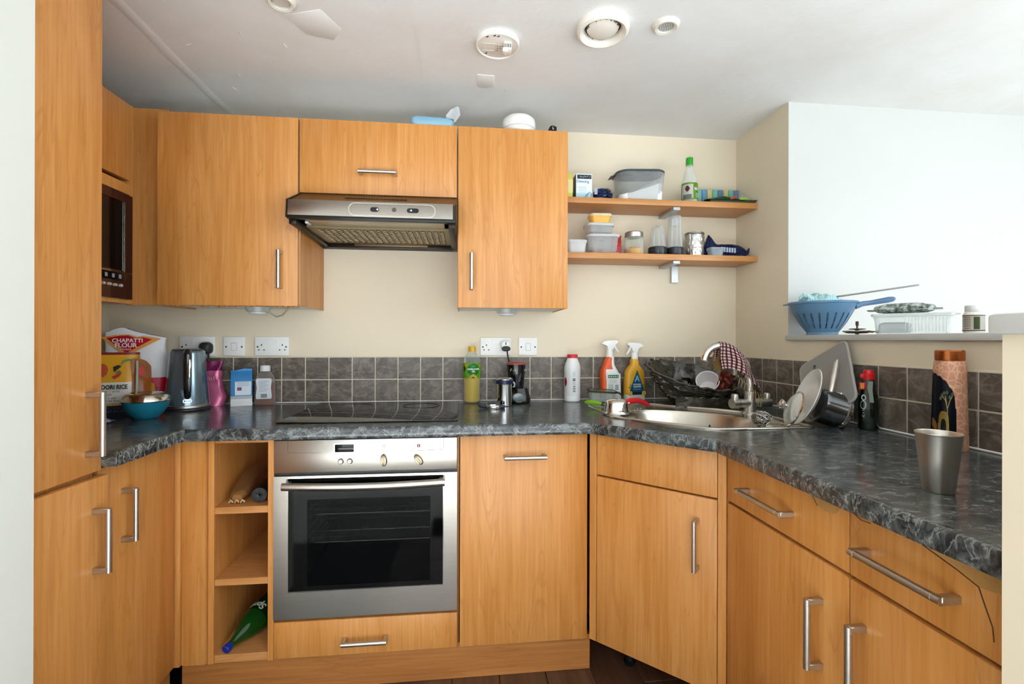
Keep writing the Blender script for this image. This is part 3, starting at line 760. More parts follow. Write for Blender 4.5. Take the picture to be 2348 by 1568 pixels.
downlight('round recessed downlight at the top edge, left half of the ceiling', .087, -.775, .042, False)
downlight('small round pierced ceiling fitting right of the air vent', 1.246, -.797, .042, True)
t = thing('alarm_base', 'white round alarm mounting base with terminal block on the ceiling', 'alarm', (.728, -.652, ZC))
obj('disc', G().lathe([(0, -.014), (.066, -.014), (.071, -.011), (.072, 0)], seg=48), P('ece7de', .4), t)
obj('rim', G().lathe([(.066, -.0138), (.068, -.018), (.072, -.016), (.072, -.002)], seg=48), P('f1eee6', .35), t)
obj('recess', G().plate(rrect(.045, .04, .003, 2, -.028, .008), [rrect(.041, .036, .003, 2, -.028, .008)], -.0155, -.0135, 'xy'), P('d8d3ca', .5), t)
tb = obj('terminal_block', G().box(.018, .044, -.030, .010, -.040, -.014, .002), P('e7e1d6', .4), t)
obj('terminal_step', G().box(.014, .032, -.034, -.010, -.050, -.036, .002), P('e0d9cd', .4), tb)
for i in range(4): obj('terminal_slot', G().box(.021+.006*i, .0235+.006*i, -.0305, -.0295, -.034, -.022), HOLE, tb)
for x, y in ((-.035, .045), (.040, .035), (-.035, -.045), (.0, -.05), (-.012, -.052)):
    obj('slot', G().box(x-.006, x+.002, y-.0015, y+.0015, -.0146, -.0138), HOLE, t); obj('slot', G().box(x-.001, x+.002, y-.006, y+.0015, -.0146, -.0138), HOLE, t)
for i in range(7): obj('screw_hole', G().lathe([(0, -.0148), (.0028, -.0145), (.003, -.0138)], (.0+.009*(i % 3), .0+.012*(i//3), 0), 8), P('9a938a', .5), t)
t = thing('air_vent', 'large white round air valve on the ceiling with centre disc', 'air vent', (1.051, -.770, ZC))
obj('outer_ring', G().lathe([(.082, 0), (.083, -.012), (.080, -.022), (.072, -.026), (.064, -.022), (.058, -.010), (.056, .0)], seg=56), P('f0ebdf', .4), t)
obj('centre_disc', G().lathe([(0, -.022), (.03, -.021), (.045, -.016), (.050, -.010), (.046, -.006)], seg=48), P('f0ebdf', .4), t)
obj('throat', G().lathe([(0, -.001), (.056, -.001), (.057, -.004)], seg=40), P('4a4238', .8), t)
g = G()
for i in range(22):
    a = rnd.uniform(0, 2*PI); r = rnd.uniform(.0475, .0505); g.lathe([(0, -.0145), (.0016, -.0135), (.002, -.011)], (r*math.cos(a), r*math.sin(a), 0), 6)
obj('dust_specks', g, P('3a3127', .9), t)['kind'] = 'stuff'

# ================================================================== on top of the wall units
t = thing('tissue_pack', 'flat blue tissue pack with a white tissue pulled out above hood', 'tissues', (.49, -.275, ZU1), R(4))
g = G(); g.loft([[(x, y, z) for x, y in rrect(.17*k, .10*k, .02, 3)] for z, k in ((0, .92), (.010, 1.0), (.026, 1.0), (.034, .9), (.036, .6))]); obj('pack', g, P('86b3c9', .4), t)
obj('pack_lid', G().box(-.06, .085, -.035, .035, .0355, .0395, .002), P('8f9a9d', .4), t)
g = G(); g.sheet(lambda u, v: (.075+.050*(u-.5)*(1.15-abs(v-.5))+.016*v, .004*math.sin(5*u)+.01*(v-.5), .037+.072*v-.02*abs(u-.7)*v), 8, 10, .0006); obj('tissue', g, P('f2f5f6', .9), t)
t = thing('round_detector', 'white round plastic detector lying on the right wall cupboard', 'detector', (.845, -.245, ZU1))
obj('base', G().lathe([(0, 0), (.058, 0), (.066, .012), (.069, .022), (.069, .028)], seg=40), P('ebe8df', .4), t)
obj('cover', G().lathe([(.069, .029), (.070, .055), (.066, .070), (.055, .079), (.0, .083)], seg=40), P('f5f4ef', .35), t)
obj('tray', G().box(-.10, .0, -.02, .03, -.0, .032, .004), P('8a6a45', .6), t)
t = thing('black_clip', 'small black plastic clip at the right end of the cupboard top', 'clip', (.980, -.25, ZU1))
obj('wedge', G().prism([(-.03, 0), (.022, 0), (.022, .046), (.004, .052), (-.006, .047)], -.015, .015, 'xz', .002), BLACK, t)
obj('catch', G().prism([(.004, .034), (.010, .034), (.004, .048)], -.0165, -.014, 'xz'), P('c9c9c9', .4), t)

# ================================================================== left counter
def bag_rings(w, d, H, zs, wrinkle=.004, top=.25, e=4.2, seed=0, n=44, lean=0):
    rings = []
    for z in zs:
        k = z/H
        ww = w*(.93+.07*math.sin(PI*min(1, k*1.3+.1))); dd = d*(1.0 if k < .55 else 1-(k-.55)/.45*(1-top)) * (.9+.1*min(1, k*8))
        r = []
        for x, y in sell(ww/2, dd/2, e, n):
            q = wrinkle*(nz((x*14+seed, y*9, z*16+seed))+.6*nz((x*33, y*20+seed, z*40)))
            r.append((x+q*.8, y*(1+q*4)+q+lean*k, z+.0))
        rings.append(r)
    return rings
PAP = P('eef0f2', .55, bump=.35, bscale=40)
def squig(parent, x, y, z, w_, h_, mat, n, up=False):
    """unreadable print: a row of short strokes"""
    g = G(); rr = max(.0004, min(w_, h_)*.07)
    for i in range(n):
        a = (i+.5)/n-.5; pts = []
        for q in range(4):
            b_ = rnd.uniform(-.5, .5); c = a+rnd.uniform(-.4, .4)/n
            pts.append((x+(b_ if up else c)*w_, y, z+(c if up else b_)*h_))
        g.tube(pts, rr, 5)
    return obj('print_marks', g, mat, parent)
# chapatti flour bag
fx, fy = -.705, -.125
t = thing('flour_bag', 'white chapatti flour bag with a red diamond behind the rice', 'bag', (fx, fy, ZW), R(14))
H = .335; zs = [0, .004, .02, .05, .08, .128, .13, .16, .19, .22, .25, .272, .29, .302, .312]
rg = bag_rings(.215, .10, H, zs, .006, .22, 4, 3)
for r in rg[-4:]:
    for i, p in enumerate(r): r[i] = (p[0], p[1], p[2]-.26*max(0, p[0]-.01)+.45*max(0, .045-abs(p[0]+.045))+.006*nz((p[0]*40, 3, p[2]*20)))
obj('body', G().loft(rg, mats=[1]*5+[0]*9), [PAP, P('d8103c', .4)], t)
RED = P('c4122c', .4); ORG = P('eaa551', .5)
def fy_(x, z):  # front face of the bag at a height
    k = z/H; dd = .10*(1.0 if k < .55 else 1-(k-.55)/.45*.78); return -dd/2*(1-min(.9, abs(x)/.118)**4)**.25
def patch(poly, mat, lift, name='print', parent=None, fn=None):
    g = G(); vs = [g._v((x, 0, z)) for x, z in poly]; g._f(vs)
    bmesh.ops.triangulate(g.bm, faces=g.bm.faces)
    bmesh.ops.subdivide_edges(g.bm, edges=g.bm.edges, cuts=7, use_grid_fill=True)
    for v in g.bm.verts: v.co.y = (fn or fy_)(v.co.x, v.co.z)-lift
    return obj(name, g, mat, parent or t, sharp=180)
cx_ = -.020
patch([(cx_-.092, .290), (cx_-.04, .300), (cx_, .302), (cx_+.03, .292), (cx_+.05, .296), (cx_+.11, .285), (cx_, .215)], ORG, .0065)
patch([(cx_-.072, .287), (cx_-.03, .296), (cx_, .298), (cx_+.025, .287), (cx_+.05, .290), (cx_+.080, .282), (cx_, .228)], RED, .0085)
text('CHAPATTI', .0215, P('fdf3ee', .5), t, (cx_, fy_(0, .275)-.0105, .2765), bold=.0006)
text('FLOUR', .0235, P('fdf3ee', .5), t, (cx_-.004, fy_(0, .258)-.0105, .2575), bold=.0007)
text('Medium', .0115, P('fdf3ee', .5), t, (cx_-.004, fy_(0, .243)-.0105, .2425), shear=.3)
patch([(.055, .015), (.085, .015), (.075, .105), (.05, .115)], P('f0b040', .5), .0065)
squig(t, .087, fy_(.087, .07)-.007, .07, .012, .05, P('f6d9df', .5), 6, True)
# rice bag
rx, ry = -.700, -.352
t = thing('rice_bag', 'yellow and white rice bag with a loop handle beside tall cupboard', 'bag', (rx, ry, ZW), R(22))
H = .245; zs = [0, .004, .02, .042, .045, .052, .055, .08, .125, .128, .15, .18, .21, .226, .234]
YEL = P('d29a1e', .35); NAVY = P('141c34', .35)
rg = bag_rings(.27, .11, H, zs, .0035, .5, 5, 9)
obj('body', G().loft(rg, mats=[2]*4+[3]*2+[1]*3+[0]*4+[4]), [YEL, P('dcd8cf', .45), NAVY, P('cfae6a', .5), P('7a1b1f', .4)], t)
def ry_(x, z):
    k = z/H; dd = .11*(1.0 if k < .55 else 1-(k-.55)/.45*.5); return -dd/2*(1-min(.95, abs(x)/.135)**5)**.2
INK = P('1a1818', .5)
text('SONA MASOORI RICE', .0215, INK, t, (.026, -.0615, .1115), bold=.0006, sx=.72)
for z, s, xx, sz in ((.0965, 'riz sona masoori  |  arroz', .03, .0095), (.0855, 'riso sona masoori', .02, .0100), (.0735, 'Masoori Rijst  |  reis', .03, .0095), (.0635, 'Masoori Ris | Arroz Sona', .03, .0095)):
    text(s, sz, INK, t, (xx, -.0615, z), shear=.15)
squig(t, .055, -.0600, .025, .075, .006, P('c9a85a', .5), 11)
squig(t, .03, -.0600, .0485, .14, .004, INK, 22)
for px, pz, a, b, c in ((.028, .172, .017, .024, 'b54a2a'), (-.02, .15, .02, .02, 'a8552f'), (-.005, .195, .012, .018, '4c3b1e')):
    patch([(px+a*math.cos(q), pz+b*math.sin(q)) for q in [2*PI*i/10 for i in range(10)]], P(c, .45), .0058, fn=ry_)
# little figure print: head, dress, hat brim, palm arc
patch([(.062, .165), (.082, .185), (.072, .19), (.058, .183)], P('22180f', .5), .0062, fn=ry_)
patch([(.058, .150), (.085, .165), (.078, .150), (.064, .140)], P('b01a22', .5), .0062, fn=ry_)
patch([(.066, .164), (.078, .172), (.082, .163), (.072, .158)], P('4d7d33', .5), .0062, fn=ry_)
patch([(.080, .188), (.084, .205), (.100, .212), (.115, .205), (.103, .205), (.090, .200)], P('4f8f4a', .5), .0062, fn=ry_)
FLAP = CLEAR('b4641a', .72, .2, .2)
def flap(u, v):
    a = -.5+u; xx = .112+.058*v; return (xx+.008*math.sin(4*v), -.055+.03*v+.006*math.sin(PI*u), .085+.128*u-(.03*v*v if u > .6 else 0)*(u-.6)*2.5)
g = G(); g.sheet(flap, 10, 8, .0012); obj('handle_flap', g, FLAP, t)
patch([(.122, .15), (.145, .148), (.145, .178), (.130, .185), (.122, .178)], P('b3201c', .45), .003, 'print', fn=lambda x, z: -.052+.03*((x-.118)/.062))
g = G(); g.tube([(.122+.006*math.sin(9*z), -.058, z) for z in [.085+.012*i for i in range(11)]], .004, 8); obj('side_weld', g, P('9aa78c', .3), t)
t = thing('foil_scrap', 'crumpled silvery plastic scrap lying in front of the rice bag', 'wrapper', (-.612, -.480, ZW))
g = G(); g.sheet(lambda u, v: (-.05+.10*u, -.025+.05*v, .004+.016*abs(nz((u*3, v*3, 2)))+.012*math.sin(PI*u)*math.sin(PI*v)), 12, 8, .0008); obj('film', g, CLEAR('c9d3dc', .5, .1), t)

# blue bowl with steel lid
t = thing('lidded_bowl', 'blue bowl with a shiny steel lid in front of the kettle', 'bowl', (-.511, -.387, ZW))
t.scale = (.83, .83, .98)
obj('bowl', G().lathe([(0, .0), (.038, .0), (.042, .003), (.060, .018), (.076, .038), (.084, .060), (.086, .066), (.082, .066)], seg=56), P('1d7f9a', .35), t)
obj('lid', G().lathe([(.0865, .063), (.089, .066), (.088, .071), (.083, .082), (.074, .090), (.060, .094), (.055, .092), (0, .089)], seg=56), POLISH, t)
obj('lid_seal', G().lathe([(.0845, .0625), (.0875, .0645), (.0865, .0665)], seg=48), P('e6e8e6', .4), t)

# kettle
kx, ky = -.490, -.168
t = thing('kettle', 'glossy grey-blue electric kettle with its handle towards the room', 'kettle', (kx, ky, ZW), facing(kx, ky)); t.scale = (.88, .88, .985)
obj('power_base', G().lathe([(0, 0), (.090, 0), (.092, .003), (.091, .009), (.086, .011)], seg=48), P('26292b', .4), t)
obj('base_ring', G().lathe([(.088, .011), (.0905, .013), (.0905, .022), (.0885, .024)], seg=48), STEELV, t)
def kr(z): k = (z-.024)/.205; return .0885-.0185*k
g = G(); rings = []
for z in [.024+.205*i/12 for i in range(13)]:
    rr = kr(z); rings.append([(rr*(1-.012*(i % 2))*math.cos(2*PI*i/44), rr*(1-.012*(i % 2))*math.sin(2*PI*i/44), z) for i in range(44)])
for z, k in ((.236, .985), (.241, .93)): rings.append([(kr(.229)*k*math.cos(2*PI*i/44), kr(.229)*k*math.sin(2*PI*i/44), z) for i in range(44)])
KET = P('7c919f', .16, .7, coat=.5)
obj('jug', G().loft(rings, (True, True)), KET, t)
obj('lid', G().lathe([(.062, .240), (.060, .246), (.045, .249), (0, .250)], seg=40), P('394249', .2, .5), t)
hp = [(0, -.070, .222), (0, -.098, .232), (0, -.112, .222), (0, -.114, .19), (0, -.108, .13), (0, -.100, .085), (0, -.090, .062), (0, -.082, .060)]
obj('handle', G().tube(hp, [.016, .017, .017, .0165, .016, .015, .014, .012], 14), P('1c2021', .18, coat=.6), t)
obj('handle_trim', G().tube([(0.006, -.118, .215), (.007, -.126, .19), (.006, -.121, .13), (.004, -.112, .085)], [.006, .009, .008, .004], 10), CHROME, t)
sw = obj('switch', G().lathe([(.008, 0), (.008, .006), (.006, .009), (0, .0095)], seg=16), P('14181a', .3), t); sw.location = (0, -.118, .212); sw.rotation_euler = (R(90), 0, 0)
obj('maker_badge', G().plate(rrect(.034, .014, .006, 4, 0, .042), [rrect(.028, .008, .003, 4, 0, .042)], -.0885, -.0865, 'xz'), CHROME, t)
g = G(); g.sheet(lambda u, v: ((-.03+.06*u)*(1-.5*v), .068+.030*v-.012*(2*u-1)**2, .19+.04*v), 8, 6, .002); obj('spout', g, KET, t)

# pink foil pouch
t = thing('foil_pouch', 'crumpled pink foil pouch squeezed behind the kettle', 'pouch', (-.448, -.060, ZW), R(2))
rg = bag_rings(.090, .055, .20, [0, .004, .015, .03, .045, .06, .075, .09, .105, .12, .135, .15, .168, .18, .19], .015, .25, 2.6, 31)
obj('pouch', G().loft(rg, mats=[0]*11+[1]*3), [P('d66f96', .22, .3), P('7d1f52', .25, .3)], t)
obj('seal_strip', G().box(-.045, -.003, -.034, -.031, .0, .052, .001), CLEAR('a7aba9', .5, .15), t)
squig(t, .012, -.035, .12, .045, .022, P('e9a3bd', .3), 5)
# blue paper packet
t = thing('sugar_packet', 'blue and white paper packet with folded top by the tiles', 'packet', (-.330, -.062, ZW), R(24))
g = G(); g.box(-.040, .040, -.028, .028, 0, .118, .003); 
obj('packet', G().loft([[(x, y, z) for x, y in rrect(.082*a, .056*b_, .004, 2)] for z, a, b_ in ((0, 1, 1), (.030, 1, 1), (.0305, 1, 1), (.042, 1, 1), (.0425, 1, 1), (.112, 1, 1), (.138, .98, .3), (.150, .97, .12))], mats=[1, 1, 2, 1, 0, 0, 0]), [P('2d84c4', .45), P('e9ebec', .5), P('b9c2c8', .5)], t); g.bm.free()
obj('label', G().box(-.024, .036, -.0290, -.0279, .046, .104), P('dfe9f2', .5), t)
obj('logo', G().box(-.016, .0, -.0296, -.0288, .066, .080), P('23407a', .4), t); obj('logo', G().box(-.013, -.003, -.0300, -.0294, .070, .076), P('b0404a', .4), t)
for i in range(5): obj('text_line', G().box(-.018, .028, -.0295, -.0288, .085+.004*i, .0862+.004*i), P('8fa3b5', .5), t)
obj('folded_top', G().prism([(-.038, .135), (.040, .148), (.041, .156), (.01, .158), (-.02, .150), (-.038, .145)], -.004, .006, 'xz', .001, seg=1), P('3d93d0', .45), t)
obj('side_label', G().box(-.0412, -.0405, -.022, .022, .045, .105), P('a8a39a', .5), t)
# amber syrup bottle
t = thing('syrup_bottle', 'amber syrup squeeze bottle with white cap and white label', 'bottle', (-.237, -.052, ZW), R(10))
def bot(prof, e, n=36): return [[(x, y, z) for x, y in sell(a, b_, e, n)] for a, b_, z in prof]
obj('liquid', G().loft(bot([(.036, .021, .002), (.040, .024, .008), (.039, .024, .05), (.0385, .0235, .094)], 2.6)), P('8a3414', .12, coat=.3, trans=.2), t)
obj('bottle', G().loft(bot([(.0375, .0225, 0), (.0415, .0255, .008), (.0400, .0255, .06), (.0400, .025, .10), (.037, .024, .118), (.027, .020, .135), (.0185, .0175, .146), (.017, .017, .150)], 2.6), (True, False)), CLEAR('d9cfc4', .12, .06), t)
obj('cap', G().lathe([(.0205, .146), (.0205, .164), (.018, .170), (.006, .172), (0, .172)], seg=28), P('e4e7e6', .35), t)
obj('label', G().prism([(-.029, .028), (.029, .028), (.031, .04), (.027, .075), (.031, .108), (.027, .116), (-.027, .116), (-.031, .108), (-.027, .075), (-.031, .04)], -.0275, -.0262, 'xz', .0004, seg=1), P('dfe6ea', .45), t)
for i in range(9): obj('text_line', G().box(-.019, .019 if i % 3 else .008, -.0281, -.0274, .060+.0055*i, .0614+.0055*i), P('7f8c97', .5), t)
for i in range(9): obj('barcode_bar', G().box(-.011+.0027*i, -.0098+.0027*i+.0006*(i % 2), -.0281, -.0274, .033, .050), INK, t)

# ================================================================== beside the hob
t = thing('oil_bottle', 'clear sunflower oil bottle with yellow cap, green label, half full', 'bottle', (.655, -.055, ZW))
prof = [(0, .0), (.030, .0), (.037, .006), (.0385, .02), (.0365, .03), (.039, .045), (.0375, .08), (.0395, .11), (.0395, .178), (.038, .192), (.030, .208), (.017, .226), (.0145, .229), (.0145, .240)]
obj('bottle', G().lathe(prof, seg=40), CLEAR('e3ebe6', .06, .05, .45), t)
obj('oil', G().lathe([(r*.965, z+.001) for r, z in prof[1:8]]+[(.038, .125), (0, .125)], seg=40), P('d8b400', .15, trans=.12, ior=1.3, var=.02, coat=.3), t)
obj('cap', G().lathe([(.0175, .230), (.0178, .250), (.016, .253), (0, .253)], seg=28), P('d9a821', .35), t)
wrapdecal(t, P('8fd13a', .4), .0396, -1.75, 1.75, .112, .180)
wrapdecal(t, P('1f9a3d', .4), .0402, -.50, .80, .118, .178, 'label_shield', shape=lambda u: (.146-.024*math.sin(PI*(.15+.7*u)), .146+.033*math.sin(PI*(.15+.7*u))))
wrapdecal(t, P('f0d23c', .4), .0407, -.35, .62, .112, .128, 'label_flower', shape=lambda u: (.1125, .1125+.017*math.sin(PI*u)+.001))
wrapdecal(t, P('7a4a12', .4), .0412, -.06, .30, .112, .118, 'flower_heart', shape=lambda u: (.1125, .1125+.005*math.sin(PI*u)+.001))
for a in (-.75, 1.05): wrapdecal(t, P('f2c63a', .4), .0401, a-.22, a+.22, .16, .18, 'label_petal', shape=lambda u: (.17-.010*math.sin(PI*u), .17+.008*math.sin(PI*u)))
wrapdecal(t, P('3a2a17', .4), .0403, -1.15, -.78, .14, .17, 'label_bird', shape=lambda u: (.155-.015*math.sin(PI*u), .155+.012*math.sin(PI*u)))
text('SUNFLOWER', .0095, P('f4fbf0', .4), t, (.15, 0, .152), wrap=.0412, bold=.0003); text('OIL', .0095, P('f4fbf0', .4), t, (.15, 0, .142), wrap=.0412, bold=.0003)
squig(t, .006, -.0415, .165, .014, .005, P('d6e86a', .4), 4)
# blender
t = thing('blender', 'small black blender with a tilted dark red rim by the tiles', 'blender', (.862, -.080, ZW), R(5))
obj('motor_base', G().loft([[(x+.008, y, z) for x, y in sell(a, b_, 2.4, 36)] for z, a, b_ in ((0, .045, .044), (.006, .050, .048), (.03, .046, .045), (.05, .038, .038), (.066, .035, .034))]), P('101112', .22, coat=.3), t)
obj('base_badge', G().loft([[(x-.008, y_, z+.028) for x, z in sell(a, b_, 2, 28)] for y_, a, b_ in ((-.040, .027, .021), (-.0475, .024, .0185), (-.0505, .014, .010))]), P('7c8583', .3, .4), t)
obj('cup', G().lathe([(.030, .062), (.034, .075), (.036, .10), (.040, .14), (.0425, .172), (.040, .172), (.036, .12)], (-.008, 0, 0), 40), P('0e0e10', .18, coat=.4), t)
rm = obj('rim', G().lathe([(.041, 0), (.0445, .001), (.0455, .007), (.043, .010), (.036, .009), (.03, .006), (0, .006)], seg=40), P('a24b47', .35), t); rm.location = (-.008, 0, .1715)
squig(t, -.026, -.0385, .150, .032, .013, P('c8ccd0', .4), 6)
squig(t, .028, -.0260, .148, .012, .012, P('c8ccd0', .4), 3)
for i in range(7): obj('print_bar', G().tube([(-.008+.038*math.sin(.15+.03*i)-.005, -.0385+.0003*i, .098+.0055*i), (-.008+.038*math.sin(.15+.03*i)+.005, -.0385+.0003*i, .101+.0055*i)], .0009, 5), P('7d8287', .4), t)
# steel canister
t = thing('canister', 'small shiny steel canister with a dark blue collar near hob', 'canister', (.793, -.178, ZW))
obj('cup', G().lathe([(0, 0), (.030, 0), (.0325, .003), (.0325, .09), (.0335, .095)], seg=40), CHROME, t)
obj('collar', G().lathe([(.034, .094), (.0385, .096), (.0385, .110), (.035, .112)], seg=40), P('1f2447', .25), t)
obj('lid', G().lathe([(.036, .111), (.0365, .116), (.032, .119), (.03, .1165), (0, .1165)], seg=40), CHROME, t)
obj('clasp', G().tube([(.038, .0, .102), (.043, .0, .094), (.043, .0, .082), (.036, .0, .080)], .0035, 8), P('b9bcc2', .25, .6), t)
t = thing('canister_ring', 'loose steel lid ring with dark blue clips lying by the canister', 'lid', (.742, -.255, ZW), R(-8))
obj('ring', G().lathe([(.024, .001), (.033, .001), (.035, .006), (.033, .013), (.025, .013), (.023, .007), (.024, .001)], seg=36, sy=.9), CHROME, t)
obj('clip', G().box(.024, .047, -.010, .012, .001, .016, .003), P('24264a', .3), t)
obj('clip', G().tube([(-.03, -.004, .006), (-.045, -.006, .008), (-.058, -.004, .010), (-.066, .0, .013)], [.007, .006, .005, .002], 8), P('191b2e', .3), t)
obj('clip', G().box(-.006, .020, .024, .040, .001, .022, .003), P('1b1c30', .3), t)

# white bottle with red cap
t = thing('cleaner_bottle', 'white plastic bottle with a red cap against the tiles', 'bottle', (1.119, -.052, ZW))
obj('bottle', G().lathe([(0, 0), (.034, 0), (.0375, .004), (.0375, .022), (.0365, .026), (.0375, .03), (.0375, .15), (.037, .162), (.031, .18), (.0235, .198), (.0235, .206)], seg=40), P('eef0ef', .35), t)
obj('cap', G().lathe([(.0245, .200), (.0248, .214), (.023, .2165), (0, .2168)], seg=32), P('cf2634', .35), t)
for a in (-1.15, 1.3): wrapdecal(t, P('d01f30', .35), .0376, a-.22, a+.22, .070, .112, 'emblem', shape=lambda u: (.091-.021*math.sin(PI*(.1+.8*u)), .091+.021*math.sin(PI*(.1+.8*u))))
wrapdecal(t, INK, .0376, -.16, .14, .096, .108, 'print'); text('48', .009, WPLAST, t, (-.02, 0, .102), wrap=.0384)
for i in range(7): wrapdecal(t, INK, .0376, -.14, .16, .046+.0042*i, .0485+.0042*i-.0006*(i % 3), 'barcode_bar', 6)
for i in range(4): wrapdecal(t, P('7d7f82', .5), .0376, -.16+.02*(i % 2), .14-.04*(i % 2), .118+.006*i, .1195+.006*i, 'text_line', 6)
for i in range(3): wrapdecal(t, P('8d8f92', .5), .0376, -.18, .16-.05*(i % 2), .080+.005*i, .0815+.005*i, 'text_line', 6)

# spray bottles
def spray_head(t, z, s, x0=0):
    P_ = WPLAST
    obj('collar', G().lathe([(.0155, 0), (.016, .014), (.014, .03), (.0125, .034)], (x0, 0, z), 24), P_, t)
    poly = [(-.014, .030), (-.013, .055), (-.040, .058), (-.043, .064), (-.030, .074), (-.012, .079), (.026, .079), (.038, .077), (.040, .066), (.030, .062), (.018, .055), (.012, .040), (.012, .030)]
    obj('spray_head', G().prism([(x0+s*a, z+b_) for a, b_ in poly], -.011, .011, 'xz', .003), P_, t)
    obj('trigger', G().tube([(x0+s*.022, 0, z+.060), (x0+s*.027, 0, z+.045), (x0+s*.035, 0, z+.032), (x0+s*.044, 0, z+.022)], [.006, .0058, .005, .003], 10, flat=1.3), P_, t)
sx_, sy_ = 1.300, -.052
t = thing('spray_bottle', 'orange and white trigger spray bottle beside the yellow one', 'spray bottle', (sx_, sy_, ZW), R(6))
prof = [(-.048, .050, .022, 0), (-.050, .052, .025, .006), (-.048, .050, .025, .05), (-.047, .048, .025, .09), (-.050, .046, .025, .12), (-.046, .030, .024, .148), (-.036, .019, .021, .165), (-.030, .016, .018, .185), (-.022, .016, .016, .20), (-.015, .015, .015, .206)]
def two_tone(g, prof, split):
    rings = []
    for xl, xr, d, z in prof: rings.append([(x+(xl+xr)/2, y, z) for x, y in sell((xr-xl)/2, d, 3, 40)])
    g.loft(rings)
    for f in g.bm.faces:
        c = f.calc_center_median()
        if c.x < split(c.z): f.material_index = 1
    return g
obj('body', two_tone(G(), prof, lambda z: -.030 if z < .15 else .0), [P('eef0ee', .35), P('ea5a1e', .3)], t)
spray_head(t, .204, 1, -.003)
obj('label', G().box(-.026, .040, -.0262, -.0250, .045, .128, .0004, 1), P('e7eae8', .4), t)
obj('label_band', G().box(-.022, .030, -.0268, -.026, .108, .122), P('14612f', .4), t)
for i in range(5): obj('pictogram', G().prism(circ(.0032, 8, -.016+.0098*i, .115), -.0273, -.0266, 'xz'), P('e3efe6', .4), t)
for i in range(5): obj('text_line', G().box(-.018, .024-.006*(i % 2), -.0267, -.026, .084+.0048*i, .0856+.0048*i), P('aab2ae', .5), t)
obj('label_block', G().box(-.020, .004, -.0266, -.026, .050, .080), P('c3c9c6', .5), t)
for i in range(8): obj('barcode_bar', G().box(.013, .030, -.0268, -.026, .052+.0032*i, .054+.0032*i-.0006*(i % 2)), P('4d4f55', .5), t)
sx_, sy_ = 1.416, -.052
t = thing('spray_bottle', 'yellow kitchen cleaner trigger spray with a blue triangle label', 'spray bottle', (sx_, sy_, ZW), R(10))
prof = [(-.050, .050, .022, 0), (-.053, .053, .026, .005), (-.052, .052, .026, .028), (-.051, .051, .026, .0285), (-.0515, .0515, .026, .06), (-.050, .050, .026, .10), (-.047, .047, .026, .132), (-.044, .044, .025, .140), (-.028, .028, .021, .160), (-.020, .020, .018, .168), (-.0175, .0175, .017, .190), (-.016, .016, .016, .195)]
g = G(); g.loft([[(x, y, z) for x, y in sell((b_-a)/2, d, 3, 40)] for a, b_, d, z in prof], mats=[1, 1, 1]+[0]*8)
obj('body', g, [P('e3aa2d', .3), P('d9d6ca', .35)], t)
spray_head(t, .193, -1, .002)
BLU = P('14557f', .35)
lb = obj('label', G().prism([(0, .140), (.037, .048), (.025, .030), (-.025, .030), (-.037, .048)], -.0272, -.0260, 'xz', .0004, seg=1), BLU, t)
obj('label_rim', G().plate([(0, .144), (.039, .047), (-.039, .047)], [[(0, .138), (.0355, .0485), (-.0355, .0485)]], -.0276, -.0262, 'xz'), P('1c6a5c', .4), t)
obj('label_base', G().box(-.024, .024, -.0280, -.0268, .030, .042), P('1b2440', .4), t)
text('A', .040, P('9fd3ee', .4), t, (0, -.0277, .103), bold=.0006, sx=.95)
text('KITCHEN', .0095, P('e9f3f7', .4), t, (0, -.0277, .0765), bold=.0003); text('CLEANER', .0098, P('e9f3f7', .4), t, (0, -.0277, .0665), bold=.0003); text('Zesty Lemon', .0072, P('d9d27a', .4), t, (0, -.0277, .0555), shear=.3)
for s in (-1, 1):
    obj('lemon', G().prism(circ(.011, 20, s*.036, .036), -.0275, -.026, 'xz'), P('e8c85a', .4), t)
    obj('lemon_heart', G().prism(circ(.008, 16, s*.036, .036), -.0280, -.0272, 'xz'), P('d8a82c', .4), t)
    for q in range(3): obj('leaf', G().prism(circ(.004, 8, s*(.034+.006*(q % 2)), .054+.010*q, .0022), -.0275, -.026, 'xz'), P('5c7f2a', .4), t)
obj('print_block', G().box(-.017, .017, -.0275, -.0262, .007, .013), INK, t); obj('print_block', G().box(-.010, .016, -.0272, -.0262, .118-.0, .1185), P('c28f22', .4), t)

# ================================================================== around the sink
t = thing('glass_container', 'rectangular glass food container with a loose black-rimmed lid', 'container', (1.243, -.116, ZW+.001), R(3)); t.scale = (1, .62, 1)
g = G(); g.loft([[(x, y, z) for x, y in rrect(.118*k, .085*k, .018, 4)] for z, k in ((0, .90), (.004, .95), (.045, 1.0), (.045, .955), (.007, .90))], (True, True)); obj('dish', g, CLEAR('e4eeea', .16, .04, .6), t)
ld = obj('lid', G().prism(rrect(.126, .092, .02, 4), 0, .005, 'xy', .001, seg=1), CLEAR('59625c', .62, .2), t); ld.location = (.0, 0, .049); ld.rotation_euler = (R(4), R(4), 0)
obj('lid_rim', G().tube([(x, y, .003) for x, y in rrect(.130, .096, .022, 5)+[rrect(.130, .096, .022, 5)[0]]], .0034, 8), BLACK, ld)
obj('seal', G().tube([(x, y, -.001) for x, y in rrect(.120, .086, .02, 5)+[rrect(.120, .086, .02, 5)[0]]], .0026, 8), P('c2b83c', .45), ld)
obj('clip', G().tube([(.060, -.02, .003), (.076, -.024, .0), (.090, -.028, -.012)], [.0035, .004, .002], 8), BLACK, ld); obj('clip', G().tube([(-.060, -.03, .003), (-.072, -.034, .002), (-.080, -.036, -.006)], [.0035, .0035, .002], 8), BLACK, ld)
t = thing('paring_knife', 'green handled kitchen knife at the left corner of the sink', 'knife', (1.178, -.270, ZW+.006), R(-28))
